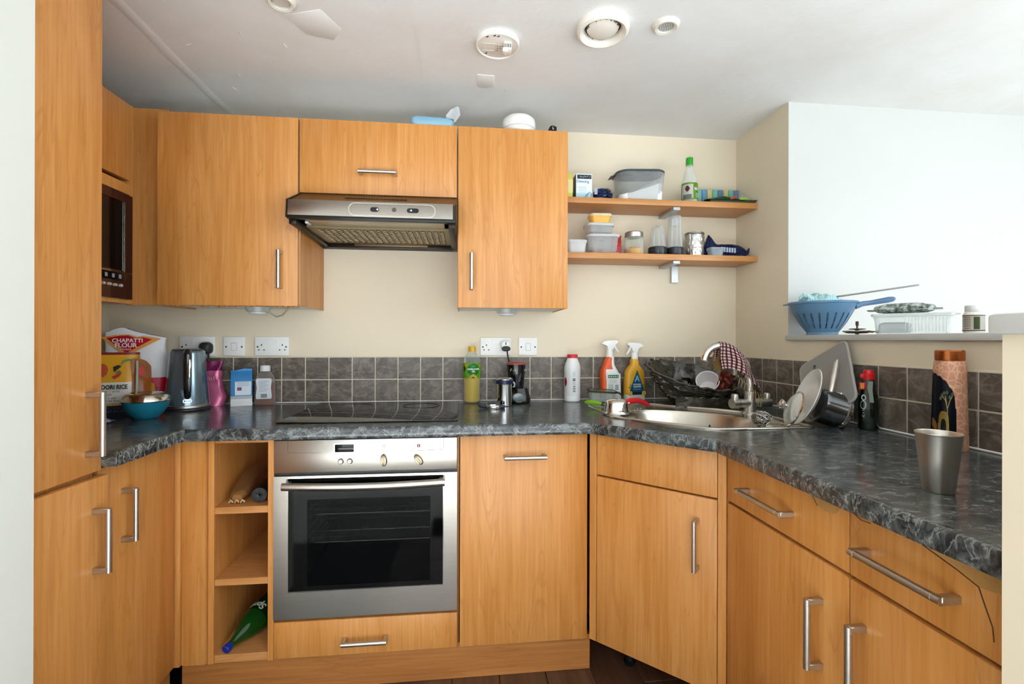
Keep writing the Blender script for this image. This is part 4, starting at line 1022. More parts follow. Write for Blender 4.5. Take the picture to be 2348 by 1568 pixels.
obj('handle', G().tube([(-.055, 0, .012), (-.045, 0, .014), (-.01, 0, .013), (.030, 0, .010)], [.004, .0095, .0105, .006], 12), P('7fb51d', .35), t)
obj('blade', G().prism([(.025, -.010), (.105, -.004), (.115, .002), (.10, .010), (.025, .010)], .009, .0105, 'xy'), POLISH, t)
obj('bolster', G().tube([(.018, 0, .011), (.040, 0, .008)], [.009, .007], 10), P('27331c', .4), t)
t = thing('upturned_pan', 'small upturned steel pan with a red handle on the drainer', 'pan', (1.197, -.462, ZW+.0035))
obj('pan', G().lathe([(.050, .0), (.0505, .003), (.047, .006), (.0455, .012), (.042, .040), (.038, .049), (.030, .054), (.016, .0555), (.0, .0535)], seg=44), CHROME, t)
obj('rim', G().lathe([(.046, .003), (.050, .0015), (.0515, .003), (.050, .0055), (.046, .005)], seg=44), POLISH, t)
obj('lug', G().box(.036, .062, .018, .034, .028, .040, .004), POLISH, t)
obj('handle', G().tube([(.040, .024, .036), (.07, .042, .042), (.105, .066, .040), (.145, .092, .028), (.170, .108, .014)], [.009, .0125, .0125, .0105, .007], 12, flat=1.2), P('cf1a24', .3), t)

# black bin bag with rubbish in it
t = thing('bin_bag', 'crumpled open black bin bag standing behind the sink', 'bin bag', (1.62, -.235, ZW+.001))
BAG = P('2b271c', .27, coat=.45, bump=.35, bscale=16)
def crump(p, s): 
    v = Vector(p); return s*(noise.ridged_multi_fractal(v*9, 1.0, 2.1, 3, 1.0, 2.0)-1.1)
def bagpt(u, v):   # u around, v: 0 bottom .. 1 mouth
    th = 2*PI*u; c, s_ = math.cos(th), math.sin(th)
    a = .10+.105*min(1, v*1.35)**.8; b_ = .075+.035*min(1, v*1.5)
    zt = .128-.036*c+.048*s_
    x = c*a+.015*(1-v); y = s_*b_; z = zt*v**.85
    q = (crump((c*.40+v*.2, s_*.45+3, v*.5), .013)+crump((c*.9, s_*1.0+8, v*1.2+c*.4), .003))*min(1, v*3+.35)
    return (x+q*c*1.3, y+q*s_, max(0, z+q*.7*v))
g = G(); NU, NV = 96, 34
rings = [[bagpt(i/NU, j/NV) for i in range(NU)] for j in range(NV+1)]
inner = []
for k_, dz in ((.97, .004), (.94, -.006), (.90, -.02), (.85, -.04), (.78, -.062), (.68, -.085), (.5, -.10), (.25, -.105)):
    inner.append([(p[0]*k_+(1-k_)*.12*nz((p[0]*22, p[1]*22, dz*60)), p[1]*k_+(1-k_)*.08*nz((p[1]*25, p[0]*19, dz*70+5)), max(.012, p[2]+dz+(1-k_)*.10*nz((p[0]*18, p[1]*30, dz*40)))) for p in rings[-1]])
g.loft(rings+inner, (True, True)); obj('bag', g, BAG, t, sharp=30)
g = G(); pts = []
for i in range(97):
    p = bagpt(i/96, 1); n1 = nz((i*.35, 2, 1)); n2 = nz((i*.35, 7, 4)); pts.append((p[0]*1.01+.006*n1, p[1]*1.01, p[2]+.002+.006*n2))
g.tube(pts, [.005+.006*abs(nz((i*.5, 1, 9))) for i in range(97)], 8); obj('rolled_rim', g, BAG, t)
g = G()
def lump(u, v):
    th = 2*PI*u; ph = PI*v; r = 1+.9*crump((math.cos(th)*math.sin(ph)*.8+9, math.sin(th)*math.sin(ph)*.8, math.cos(ph)*.8), .14)
    return (.195+.060*r*math.cos(th)*math.sin(ph), -.04+.085*r*math.sin(th)*math.sin(ph), max(0.0, .055+.075*r*math.cos(ph)))
g.sheet(lump, 40, 22); obj('slumped_side', g, BAG, t, sharp=30)
g = G()
for k_ in range(5):
    z_ = .02+.012*k_; g.sheet(lambda u, v, k_=k_: (-.13+.30*u, -.100-.020*math.sin(PI*u)-.006*nz((u*9, k_, v*3)), .002+.040*v+.022*abs(nz((u*7+k_, v*3, 1)))*v), 30, 5) if k_ == 0 else None
obj('hem_folds', g, BAG, t, sharp=30)
t = thing('paper_cup', 'white paper cup tossed into the black bin bag', 'cup', (1.672, -.255, 1.005), rot=Vector((-.42, -.72, .52)).to_track_quat('Z', 'Y').to_euler())
obj('cup', G().lathe([(0, -.075), (.036, -.075), (.046, 0), (.0475, .001), (.0465, -.002), (.0445, -.002), (.035, -.072), (0, -.072)], seg=40), P('f2ecea', .5), t)
obj('rolled_lip', G().lathe([(.0455, -.003), (.048, -.003), (.0492, 0), (.048, .003), (.0455, .002), (.0445, -.001)], seg=40), P('f7f4f2', .45), t)
t = thing('snack_wrapper', 'crinkled brown wrapper sticking out of the black bin bag', 'wrapper', (1.748, -.275, .945))
g = G(); g.sheet(lambda u, v: (-.045+.095*u*(1-.25*v)+.012*v, .010*nz((u*6, v*6, 3))+.006*math.sin(11*u+5*v), .0+.115*v-.03*u*v+.012*nz((u*5, 2, 1))), 20, 20, .001); obj('film', g, P('8c3d30', .25, .3, bump=.5, bscale=60), t, sharp=25)

# mixer tap
TX, TY = 1.702, -.520
t = thing('mixer_tap', 'brushed steel mixer tap with swan spout and two levers', 'tap', (TX, TY, ZW+.0025))
obj('column', G().lathe([(0, 0), (.027, 0), (.027, .004), (.0215, .010), (.0205, .07), (.0195, .085), (.0145, .086)], seg=32), NICKEL, t)
sp = [(0, 0, .080), (0, 0, .115), (-.004, 0, .150), (-.020, -.003, .190), (-.048, -.006, .226), (-.085, -.010, .250), (-.125, -.014, .2595), (-.155, -.017, .255), (-.178, -.019, .240), (-.190, -.020, .218)]
def smooth(pts, n=5):
    out = []; P4 = [Vector(p) for p in pts]; P4 = [P4[0]*2-P4[1]]+P4+[P4[-1]*2-P4[-2]]
    for i in range(1, len(P4)-2):
        for k_ in range(n):
            u = k_/n; a, b_, c, d = P4[i-1:i+3]
            out.append(.5*((2*b_)+(c-a)*u+(2*a-5*b_+4*c-d)*u*u+(3*b_-a-3*c+d)*u**3))
    return out+[P4[-2]]
obj('spout', G().tube(smooth(sp), .0135, 18), CHROME, t)
obj('aerator', G().tube([(-.189, -.020, .222), (-.194, -.0205, .206)], .0145, 18), POLISH, t)
obj('cross_bar', G().tube([(-.052, -.010, .043), (.055, .006, .043)], .0165, 20), NICKEL, t)
for s, e in ((-1, Vector((-.082, -.0145, .043))), (1, Vector((.088, .011, .043)))):
    b0_ = Vector((s*.052, s*.009, .043)); kn = obj('valve_head', G().tube([b0_, b0_+Vector((s*.001, 0, 0)), e], [.017, .0195, .0185], 20), STEEL, t)
    obj('lever', G().loft([[(e.x-s*.012+q*1.0, e.y+y_, e.z+zz) for q, y_ in rrect(.020*kk, .026*kk, .004, 3)] for zz, kk in ((.008, 1.0), (.030, .95), (.036, .7))]), NICKEL, kn)
    obj('seal_ring', G().tube([b0_, b0_+Vector((s*.0012, 0, 0))], .0198, 20), BLACK, kn)

# checked cloth over the spout
m, nt, N, L, b = newmat('checked_cloth')
v = coords(N, L, (1, 1, 1), 0, 'UV')
def stripes(axis, f, lo):
    sp_ = N.new('ShaderNodeSeparateXYZ'); L.new(v, sp_.inputs[0])
    a = N.new('ShaderNodeMath'); a.operation = 'MULTIPLY'; a.inputs[1].default_value = f; L.new(sp_.outputs[axis], a.inputs[0])
    fr = N.new('ShaderNodeMath'); fr.operation = 'FRACT'; L.new(a.outputs[0], fr.inputs[0])
    gt = N.new('ShaderNodeMath'); gt.operation = 'GREATER_THAN'; gt.inputs[1].default_value = lo; L.new(fr.outputs[0], gt.inputs[0]); return gt.outputs[0]
c1 = mixc(N, L, 'f1e4e0', '7d353a', stripes(0, 12, .58)); c2 = mixc(N, L, 'a35a5c', '3c1518', stripes(0, 12, .58))
L.new(mixc(N, L, c1, c2, stripes(1, 26, .55)), b.inputs['Base Color']); b.inputs['Roughness'].default_value = .9
CLOTH = m
t = thing('dish_cloth', 'red and white checked cloth hung over the tap spout', 'cloth', (TX, TY, ZW+.0025))
spath = smooth(sp, 6)
def along(s_):
    f = s_*(len(spath)-1); i = min(int(f), len(spath)-2); return spath[i].lerp(spath[i+1], f-i)
def cloth(u, v):          # u runs along the spout, v drapes over it from front to back
    c = along(.70-.50*u); w_ = (v-.5)*2
    ang = max(-1.35, min(1.35, w_*2.4)); drop = max(0, abs(w_)-.42)
    r = .0165
    fold = .008*math.sin(u*13+1.5*w_)*min(1, drop*4)
    x = c.x+.055*drop*(1 if w_ < 0 else .3)*(u-.1)+.012*nz((u*4, v*3, 2))*min(1, drop*3)
    y = c.y+math.sin(ang)*r+(1 if w_ > 0 else -1)*(.016*drop)+fold
    z = c.z+math.cos(ang)*r-drop*(.150 if w_ < 0 else .11)*(1-.25*u)
    return (x, y, z)
g = G(); g.sheet(cloth, 34, 40, .0016, uv=True); obj('cloth', g, CLOTH, t, sharp=180)
g = G(); g.sheet(lambda u, v: (-.135+.048*u+.004*math.sin(9*v), .018+.010*math.sin(7*u+2), .252-.085*v-.006*math.sin(PI*u)), 12, 12, .0015, uv=True); obj('cloth_corner', g, P('a88a55', .85, bump=.4), t, sharp=180)
g = G()
for i in range(9):
    x_ = -.062+.011*i; g.tube([(x_, -.024, .150-.009*i), (x_+.004, -.027, .135-.009*i), (x_+.001, -.025, .118-.011*i)], .0011, 5)
obj('fringe', g, P('a98c58', .9), t)

# steel scourer
t = thing('steel_scourer', 'tangled ball of steel wool at the right end of the sink', 'scourer', (1.605, -.742, ZW+.003))
g = G()
for i in range(46):
    a, b_ = rnd.uniform(0, 2*PI), math.acos(rnd.uniform(-1, 1)); r0 = rnd.uniform(.014, .0265)
    ax = Vector((math.cos(a)*math.sin(b_), math.sin(a)*math.sin(b_), math.cos(b_))); u_ = ax.orthogonal().normalized(); w_ = ax.cross(u_); o_ = ax*rnd.uniform(-.012, .012)
    pts = []
    for k_ in range(15):
        q = 2*PI*k_/13; rr = r0*(1+.12*math.sin(5*q+i)); p = o_+(u_*math.cos(q)+w_*math.sin(q))*rr; pts.append((p.x*1.1, p.y*1.1, max(.001, .0235+p.z*.86)))
    g.tube(pts, .0013, 5)
obj('wire_coils', g, P('b9b7b2', .25, 1), t)
obj('wire_core', G().lathe([(0, .004), (.016, .008), (.021, .022), (.016, .036), (0, .041)], seg=16), P('4b4a47', .4, .9), t)

# draining dishes
def leanmat(b, nx, ny, nz_, r):
    n = Vector((nx, ny, nz_)).normalized(); up = (Vector((0, 0, 1))-n*n.z).normalized(); right = up.cross(n)
    c = Vector(b)+up*r
    return Matrix(((right.x, up.x, n.x, c.x), (right.y, up.y, n.y, c.y), (right.z, up.z, n.z, c.z), (0, 0, 0, 1)))
ZR = ZW+.004
def lean(name, label, cat, b, n, r):
    t = thing(name, label, cat); t.matrix_world = leanmat(b, *n, r); return t
t = lean('glass_pan_lid', 'domed glass pan lid with steel rim leaning on the plate', 'lid', (1.672, -.775, ZR), (-.86, .30, .36), .060)
obj('dome', G().lathe([(.058, .003), (.050, .012), (.035, .020), (.015, .0245), (0, .025)], seg=44), CLEAR('d9dcd2', .22, .05, .6), t)
obj('rim', G().lathe([(.056, .0), (.0605, .0), (.0612, .004), (.058, .006), (.056, .004)], seg=48), POLISH, t)
obj('knob', G().lathe([(.006, .024), (.006, .032), (.012, .035), (.0165, .042), (.0165, .046), (.010, .050), (0, .051)], seg=28), POLISH, t)
t = lean('dinner_plate', 'white dinner plate standing on edge between lid and pan', 'plate', (1.716, -.772, ZR), (-.86, .32, .36), .097)
obj('plate', G().lathe([(0, .002), (.045, .002), (.060, .003), (.070, .010), (.0965, .019), (.098, .017), (.072, .006), (.062, -.001), (.05, -.004), (.0, -.004)], seg=60), P('e6e5df', .2, coat=.4), t)
t = lean('saucepan', 'small dark steel saucepan on its side with long steel handle', 'saucepan', (1.790, -.775, ZR), (-.90, .20, .30), .0625)
DST = P('6d7072', .16, 1)
obj('pan', G().lathe([(0, .036), (.048, .036), (.055, .030), (.0565, .020), (.057, -.040), (.0595, -.046), (.060, -.050), (.0575, -.049), (.055, -.040), (.053, .026), (0, .030)], seg=44), DST, t)
obj('rim_band', G().lathe([(.0572, -.036), (.0605, -.038), (.0605, -.046), (.0575, -.047)], seg=44), CHROME, t)
iw = t.matrix_world.inverted()
obj('handle', G().tube([iw @ Vector(p) for p in ((1.800, -.795, .995), (1.812, -.795, 1.016), (1.835, -.778, 1.056), (1.862, -.757, 1.102), (1.872, -.750, 1.116))], [.006, .0095, .0105, .010, .005], 12, flat=.7), STEELV, t)
obj('rivet_plate', G().box(-.014, .014, .050, .060, -.038, -.018, .003), POLISH, t)
obj('lug', G().tube([(-.050, .028, -.032), (-.066, .034, -.040), (-.070, .010, -.046), (-.064, -.012, -.040), (-.054, -.016, -.032)], .0055, 8), BLACK, t)
# chopping board
RC = Vector((1.853, -.840, 1.004)); e1 = Vector((.348, .578, .735)).normalized(); e2 = Vector((-.245, .814, -.526)); e2 = (e2-e1*e2.dot(e1)).normalized(); e3 = e1.cross(e2)
t = thing('chopping_board', 'grey plastic chopping board propped against the half wall', 'chopping board')
t.matrix_world = Matrix(((e1.x, e2.x, e3.x, RC.x), (e1.y, e2.y, e3.y, RC.y), (e1.z, e2.z, e3.z, RC.z), (0, 0, 0, 1)))
slot = rrect(.085, .014, .0069, 5, .165, .128)
obj('board', G().plate(rrect(.252, .200, .022, 6, .112, .092), [slot], -.004, .004, 'xy'), P('8b8885', .4, bump=.15, bscale=300), t)
obj('board_edge', G().tube([(x, y, 0) for x, y in rrect(.252, .200, .022, 6, .112, .092)+[rrect(.252, .200, .022, 6, .112, .092)[0]]], .0046, 8), P('a3a19d', .4), t)

# dark washing-up liquid bottle
t = thing('soap_bottle', 'dark green washing-up liquid bottle with a red cap', 'bottle', (1.905, -.838, ZW), facing(1.905, -.838)); t.scale = (.86, .86, 1)
obj('bottle', G().loft(bot([(.029, .022, 0), (.033, .025, .006), (.033, .025, .07), (.030, .023, .105), (.024, .020, .125), (.020, .018, .150), (.018, .0165, .162)], 2.3)), P('0d1a12', .1, coat=.5), t)
obj('window', G().prism([(.004, .088), (.017, .088), (.014, .108), (.012, .128), (.0135, .155), (.0, .155), (-.004, .135), (.002, .112)], -.0245, -.012, 'xz', .001, seg=1), CLEAR('a9b6a6', .5, .08), t)
obj('cap', G().lathe([(.0195, .160), (.020, .176), (.017, .1775), (.0165, .186), (.015, .190), (0, .190)], seg=28), P('d3151b', .3), t)
obj('cap_tab', G().box(-.026, -.006, -.012, .012, .164, .177, .003), P('d3151b', .3), t)
obj('tag', G().box(-.028, -.008, -.0235, -.020, .128, .150, .003), P('cf2a1c', .4), t)
for q in (-.0225, -.0175): obj('tag_print', G().box(q, q+.0028, -.0242, -.0232, .131, .148), P('e8b93c', .4), t)
g = G(); g.plate(circ(.0075, 20, -.014, .103, .0095), [circ(.0045, 20, -.014, .103, .006)], -.0252, -.0235, 'xz'); obj('print_marks', g, P('b9c4bb', .4), t)
g = G(); g.plate(circ(.009, 20, -.015, .080, .014), [circ(.0065, 20, -.0165, .080, .0115)], -.0265, -.0245, 'xz'); obj('print_marks', g, P('b9c4bb', .4), t)
squig(t, -.015, -.0262, .052, .010, .028, P('b9c4bb', .4), 4, True)
# copper bottle
t = thing('copper_bottle', 'tall copper water bottle with pink pattern and navy arch scene', 'bottle', (1.888, -1.112, ZW), facing(1.888, -1.112)); t.scale = (.80, .80, 1)
m, nt, N, L, b = newmat('pink_lattice')
vo = N.new('ShaderNodeTexVoronoi'); vo.feature = 'DISTANCE_TO_EDGE'; vo.inputs['Scale'].default_value = 58; vo.inputs['Randomness'].default_value = .75
L.new(coords(N, L), vo.inputs['Vector'])
L.new(ramp(N, L, vo.outputs['Distance'], [(.0, 'e3b998'), (.04, 'ddb08f'), (.07, 'cb9276'), (.5, 'c68b70')]), b.inputs['Base Color']); b.inputs['Roughness'].default_value = .45; b.inputs['Metallic'].default_value = .25
PINK = m
def cr(z): return .0480-.0065*min(1, z/.222)
obj('body', G().lathe([(0, 0), (.045, 0), (.047, .003), (cr(.02), .02), (cr(.1), .1), (cr(.17), .17), (cr(.222), .222), (.040, .230), (.035, .233)], seg=48, mats=[0, 1, 1, 1, 1, 1, 1, 1]), [P('b5673f', .3, .8), PINK], t)
COP = brushed('copper', 'c27040', .22, (3, 3, 60))
obj('cap', G().lathe([(.034, .231), (.0385, .233), (.039, .236), (.039, .257), (.036, .2595), (0, .2595)], seg=48), COP, t)
NV = P('0c1524', .25)
def arch(u):
    k_ = 1-u; sc = abs(math.sin(u*5*PI))*.004; return (.004, .110+.088*math.sqrt(max(0, 1-u**2.2))+sc if u < .97 else .11)
wrapdecal(t, NV, .0480, -1.5, .36, .0, .222, 'arch_panel', 40, .0415, shape=arch, th=.0007)
GOLD = P('c9a653', .35, .4)
def fl(u): 
    q = 2*u-1; return (.045, .070+.032*math.sqrt(max(0, 1-abs(q)**3)))
wrapdecal(t, GOLD, .0480, -.62, -.03, .0, .222, 'pavilion', 20, .0415, shape=fl, th=.0012)
wrapdecal(t, P('141a16', .4), .0480, -.47, -.18, .0, .222, 'pavilion_door', 16, .0415, shape=lambda u: (.045, .066+.016*math.sqrt(max(0, 1-(2*u-1)**2))), th=.0017)
for a in (-.60, -.52, -.13, -.05): wrapdecal(t, P('e0c27a', .35, .3), .0480, a-.016, a+.016, .03, .07, 'pavilion_post', 3, .0465, th=.0019)
g = G()
def onb(a, z, d=.0016): r_ = cr(z)+d; return (r_*math.sin(a), -r_*math.cos(a), z)
for pts in ([(-.10, .075), (-.12, .11), (-.22, .130), (-.40, .140)], [(-.12, .108), (.0, .128), (.14, .142)], [(-.16, .122), (-.24, .142)]): g.tube([onb(a, z) for a, z in pts], .0010, 5)
obj('tree_print', g, P('b5a06c', .4), t)
for a, z in ((-.42, .142), (-.30, .148), (-.15, .150), (.02, .138), (.15, .146), (-.5, .134)): wrapdecal(t, P('6d7a55', .4), .0480, a-.09, a+.09, .0, .222, 'leaf_print', 8, .0415, shape=lambda u, z=z: (z-.005*math.sin(PI*u), z+.006*math.sin(PI*u)), th=.0013)
wrapdecal(t, P('c0803f', .35), .0480, -1.15, -.72, .0, .222, 'deer_print', 10, .0415, shape=lambda u: (.062-.016*u, .080-.014*u+.006*math.sin(PI*u)), th=.0013)
for a in (-1.02, -.86): wrapdecal(t, P('c0803f', .35), .0480, a-.02, a+.02, .036, .062, 'deer_leg', 3, .0465, th=.0013)
# steel tumbler
t = thing('steel_tumbler', 'plain tapered stainless steel tumbler at the right worktop edge', 'tumbler', (1.513, -1.426, ZW)); t.scale = (.77, .77, .93)
obj('cup', G().lathe([(0, .002), (.028, .002), (.0305, 0), (.0315, .003), (.0385, .055), (.0462, .1145), (.0478, .1175), (.0472, .119), (.0455, .117), (.0375, .055), (.030, .006), (0, .005)], seg=56), STEELV, t)

# ================================================================== upper shelf
def carton(name, label, x, y, z, w_, d, h, mats, rz=0, cat='box'):
    t = thing(name, label, cat, (x, y, z), rz); obj('carton', G().box(-w_/2, w_/2, -d/2, d/2, 0, h, .001, 1), mats, t); return t
t = carton('yellow_box', 'yellow cardboard box half hidden behind the wall cupboard edge', 1.070, -.11, ZS1, .060, .05, .118, P('d8cf5a', .5))
obj('flap', G().box(-.03, .03, -.025, .025, .118, .1186), P('d9d5c0', .6), t); obj('label', G().box(.006, .0305, -.0258, -.0248, .03, .09), P('e9e3a0', .5), t)
t = carton('cleaning_box', 'white and blue cleaning product carton on the upper shelf', 1.150, -.115, ZS1, .073, .055, .115, P('e6eff3', .45))
obj('side_print', G().box(-.0372, -.0364, -.0265, .0265, .002, .113), P('8d7a6a', .5), t); obj('side_print', G().box(-.0376, -.037, -.0265, .0265, .002, .055), P('3a8a86', .5), t)
obj('label_band', G().box(-.031, .033, -.0283, -.0274, .092, .110), P('2a2f36', .4), t); squig(t, .004, -.0290, .101, .050, .009, WPLAST, 7)
text('Cleaning', .0165, P('3f7fae', .4), t, (-.006, -.0285, .080))
for i in range(4): obj('text_line', G().box(-.026, .012, -.0283, -.0274, .030+.008*i, .0315+.008*i), P('9cc0d2', .5), t)
obj('tint_panel', G().box(-.0362, .0362, -.0279, -.0274, .002, .028), P('a9d3e0', .45), t)
g = G(); g.tube([(.002, -.0290, .004), (.010, -.0290, .022), (.026, -.0290, .034), (.034, -.0290, .026), (.030, -.029, .006)], .0012, 6); g.tube([(.010, -.0290, .008), (.020, -.0290, .026)], .0010, 6); obj('drawing', g, P('34506b', .4), t)
def pouch(name, label, x, y, z, w_, d, h, mat, rz=0, seed=0, cat='packet', peak=None, wr=.010):
    t = thing(name, label, cat, (x, y, z), rz); g = G()
    def fn(u, v):
        th = 2*PI*u; ph = PI*v
        X, Y, Z_ = math.cos(th)*math.sin(ph), math.sin(th)*math.sin(ph), -math.cos(ph)
        X = math.copysign(abs(X)**.6, X); Y = math.copysign(abs(Y)**.8, Y)
        q = wr*(noise.ridged_multi_fractal(Vector((X*2+seed, Y*2, Z_*2)), 1, 2.1, 3, 1, 2)-1.1)
        zz = (Z_*.5+.5)*h
        if peak: zz += peak(X)*max(0, Z_)
        return (X*w_/2*(1+q*2), Y*d/2+q, max(0, zz+q*.8))
    g.sheet(fn, 44, 20); o = obj('packet', g, mat, t, sharp=24); return t
NVY = P('15254f', .22, .3, bump=.3)
t = pouch('snack_packet', 'small navy crisp packet between the carton and flour tub', 1.243, -.115, ZS1, .088, .05, .060, NVY, R(-6), 4)
obj('label_strip', G().box(-.042, -.028, -.0285, -.0265, .026, .054), P('9db3c9', .4), t); g = G(); g.sheet(lambda u, v: (.018+.030*u, -.022+.004*math.sin(9*u), .030+.022*v*(1-u)+.012*abs(nz((u*9, v*5, 1)))), 8, 6, .0006); obj('torn_edge', g, P('c8b9a6', .3, .5), t)
t = thing('flour_tub', 'clear plastic tub of white flour with dark lid propped open', 'tub', (1.418, -.098, ZS1), R(-3))
def tub(w_, d, h, r, k0=.86): return [[(x, y, z) for x, y in rrect(w_*k_, d*k_, r, 5)] for z, k_ in ((0, k0), (.004, k0+.03), (h*.7, .96), (h-.008, .985), (h-.006, 1.0), (h, 1.0), (h, .975))]
obj('tub', G().loft(tub(.222, .145, .128, .05), (True, False)), CLEAR('c7cccb', .20, .12, .5), t)
g = G(); n_ = 40
o_ = rrect(.222*.93, .145*.90, .045, 5); rings = [[(x*.96, y*.96, .005) for x, y in o_]]
rings += [[(x*.98, y*.98, .030) for x, y in o_], [(x, y, .050+.030*max(-.6, min(1, x/.08))+.006*nz((x*40, y*40, 1))) for x, y in o_], [(x*.7, y*.7, .060+.034*max(-.6, min(1, x/.08))+.006*nz((x*50, y*50, 4))) for x, y in o_], [(x*.3, y*.3, .064+.030*max(-.6, min(1, x/.08))) for x, y in o_]]
g.loft(rings); obj('flour', g, P('f7f5f2', .9, bump=.3), t)
ld = obj('lid', G().loft([[(x, y, z) for x, y in rrect(.228*k_, .150*k_, .05, 5)] for z, k_ in ((0, 1), (.006, 1.0), (.009, .97), (.007, .90))]), CLEAR('4c5359', .68, .2, .3), t); ld.location = (-.003, 0, .1285); ld.rotation_euler = (0, R(-1.2), 0)
obj('lid_flap', G().prism([(-.137, -.010), (-.075, .012), (-.055, .018), (-.06, .010)], -.03, .03, 'xz', .001, seg=1), P('4a4a4c', .3), ld); obj('lid_clip', G().tube([(-.075, -.02, .010), (-.06, -.02, .022), (-.04, -.02, .014)], .004, 8), P('5d4b4d', .35), ld)
t = thing('vinegar_bottle', 'clear tall bottle with green cap and green label, upper shelf', 'bottle', (1.659, -.108, ZS1), R(-8))
obj('bottle', G().lathe([(0, 0), (.033, 0), (.0365, .004), (.0365, .088), (.034, .100), (.026, .135), (.018, .168), (.0145, .185), (.0145, .195)], seg=36), CLEAR('e9eee6', .26, .06, .5), t)
obj('cap', G().lathe([(.0162, .190), (.0165, .212), (.0155, .219), (.011, .221), (0, .221)], seg=28), P('2fa52c', .35), t)
obj('cap_ring', G().lathe([(.0165, .184), (.0168, .189)], seg=28), P('2fa52c', .35), t)
wrapdecal(t, P('8dbb2f', .4), .0368, -1.5, 1.5, .020, .096); wrapdecal(t, P('eef0e6', .4), .0374, -1.3, .15, .024, .088, 'label_panel'); wrapdecal(t, P('7a3a24', .4), .0379, -.85, -.25, .05, .086, 'emblem', shape=lambda u: (.068-.014*math.sin(PI*u), .068+.014*math.sin(PI*u)))
wrapdecal(t, P('8a8f86', .4), .0379, -1.1, -.05, .022, .042, 'picture'); wrapdecal(t, P('f3f4ef', .4), .0374, .30, 1.2, .062, .074, 'label_strip'); wrapdecal(t, P('f3f4ef', .4), .0374, .55, 1.1, .030, .048, 'label_strip')
for i in range(6): wrapdecal(t, INK, .0379, .60+.07*i, .62+.07*i, .033, .045, 'barcode_bar', 2)
t = thing('sponge_pack', 'clear pack of eight coloured sponges in a row, upper shelf', 'sponges', (1.812, -.055, ZS1), R(-2))
for i, c in enumerate(('7cc4ac', '5b8fc0', 'd8c97a', '67bfa2', '2f6f9f', 'd2bd68', '57b89a', '35679c')):
    x0 = -.104+.026*i; obj('sponge', G().box(x0, x0+.0235, -.035, .035, .0, .084, .004), P(c, .9, bump=.8, bscale=420), t)
obj('film_wrap', G().box(-.107, .107, -.038, .038, .0, .087, .006), CLEAR('e6efee', .05, .06, .3), t)
t = thing('film_reel', 'clear ribbed plastic reel leaning at the end of the sponges', 'reel', (1.932, -.075, ZS1+.036), rot=(R(90), 0, R(-35)))
obj('reel', G().lathe([(.012, -.016), (.030, -.016), (.034, -.010), (.034, .010), (.030, .016), (.012, .016), (.010, 0), (.012, -.016)], seg=32), CLEAR('d6d8d4', .35, .1), t)
for i in range(10): obj('rib', G().tube([(.014*math.cos(i*PI/5), .014*math.sin(i*PI/5), .017), (.029*math.cos(i*PI/5), .029*math.sin(i*PI/5), .017)], .0012, 5), P('c9cbc6', .3), t)
t = thing('green_packet', 'flat dark green and red packet lying before the sponges', 'packet', (1.84, -.145, ZS1), R(-3))
g = G(); g.sheet(lambda u, v: (-.125+.25*u, -.030+.06*v, .012+.010*math.sin(PI*min(1, u*1.4))*math.sin(PI*v)+.026*max(0, .6-abs(u-.42))*math.sin(PI*v)+.004*nz((u*12, v*4, 0))), 30, 8, .004); obj('packet', g, P('1f5a22', .3, bump=.3), t, sharp=25)
patch([(-.02, .018), (.01, .034), (.016, .026), (-.012, .012)], P('b3281f', .35), 0, 'print', fn=lambda x, z: -.033); patch([(.02, .020), (.055, .026), (.075, .018), (.03, .012)], P('8fae2b', .35), 0, 'print', fn=lambda x, z: -.033)
obj('sealed_end', G().box(.118, .133, -.028, .028, .010, .020, .001), P('16421a', .35), t); obj('underlay', G().box(-.11, .10, -.028, .026, 0, .012, .002), P('2a3a1f', .4), t)

# ================================================================== lower shelf
def food_box(name, label, x, y, z, w_, d, h, body, lid, rz=0, food=None):
    t = thing(name, label, 'food box', (x, y, z), rz)
    obj('box', G().loft(tub(w_*.94, d*.94, h-.006, min(w_, d)*.22, .84), (True, False)), body, t)
    obj('lid', G().loft([[(xx, yy, zz) for xx, yy in rrect(w_*k_, d*k_, min(w_, d)*.23, 5)] for zz, k_ in ((h-.012, .97), (h-.012, 1.0), (h-.004, 1.0), (h-.001, .97), (h-.003, .90))]), lid, t)
    if food:
        c, fh = food; obj('food', G().loft([[(xx, yy, zz) for xx, yy in rrect(w_*k_, d*k_, min(w_, d)*.2, 5)] for zz, k_ in ((.003, .78), (fh*.6, .83), (fh, .70), (fh*1.15, .4))]), c, t)
    return t
HZ = CLEAR('d8dbda', .26, .15, .45); HZL = CLEAR('eceeee', .45, .18, .3)
food_box('food_box', 'small milky plastic box at the left end of lower shelf', 1.118, -.115, ZS2, .095, .08, .062, CLEAR('e9ecea', .5, .2, .3), HZL, 0)
food_box('food_box', 'large clear plastic box at the bottom of the stack', 1.240, -.110, ZS2, .150, .110, .088, HZ, HZL, R(-4), (P('a06a4c', .8), .022))
food_box('food_box', 'middle clear plastic box of the stack of three', 1.226, -.110, ZS2+.0885, .128, .095, .050, HZ, HZL, R(3), (P('7d6f5e', .8), .012))
t = food_box('food_box', 'small yellow plastic box on top of the stack', 1.230, -.110, ZS2+.139, .102, .080, .044, CLEAR('efb13c', .75, .25, .2), CLEAR('f3e6c3', .6, .2, .2), R(-3))
t = thing('hair_grip', 'tiny metal grip lying on the small yellow box', 'clip', (1.245, -.115, ZS2+.1835))
obj('wire', G().tube([(-.014, 0, .001), (-.010, 0, .012), (.0, 0, .009), (.012, 0, .013)], .0012, 6), P('b99b52', .3, .8), t); obj('tip', G().tube([(.010, 0, .012), (.015, 0, .014)], .002, 6), P('9c8140', .3, .8), t)
t = thing('red_packet', 'narrow red packet with white lettering behind the box stack', 'packet', (1.318, -.085, ZS2), R(-12))
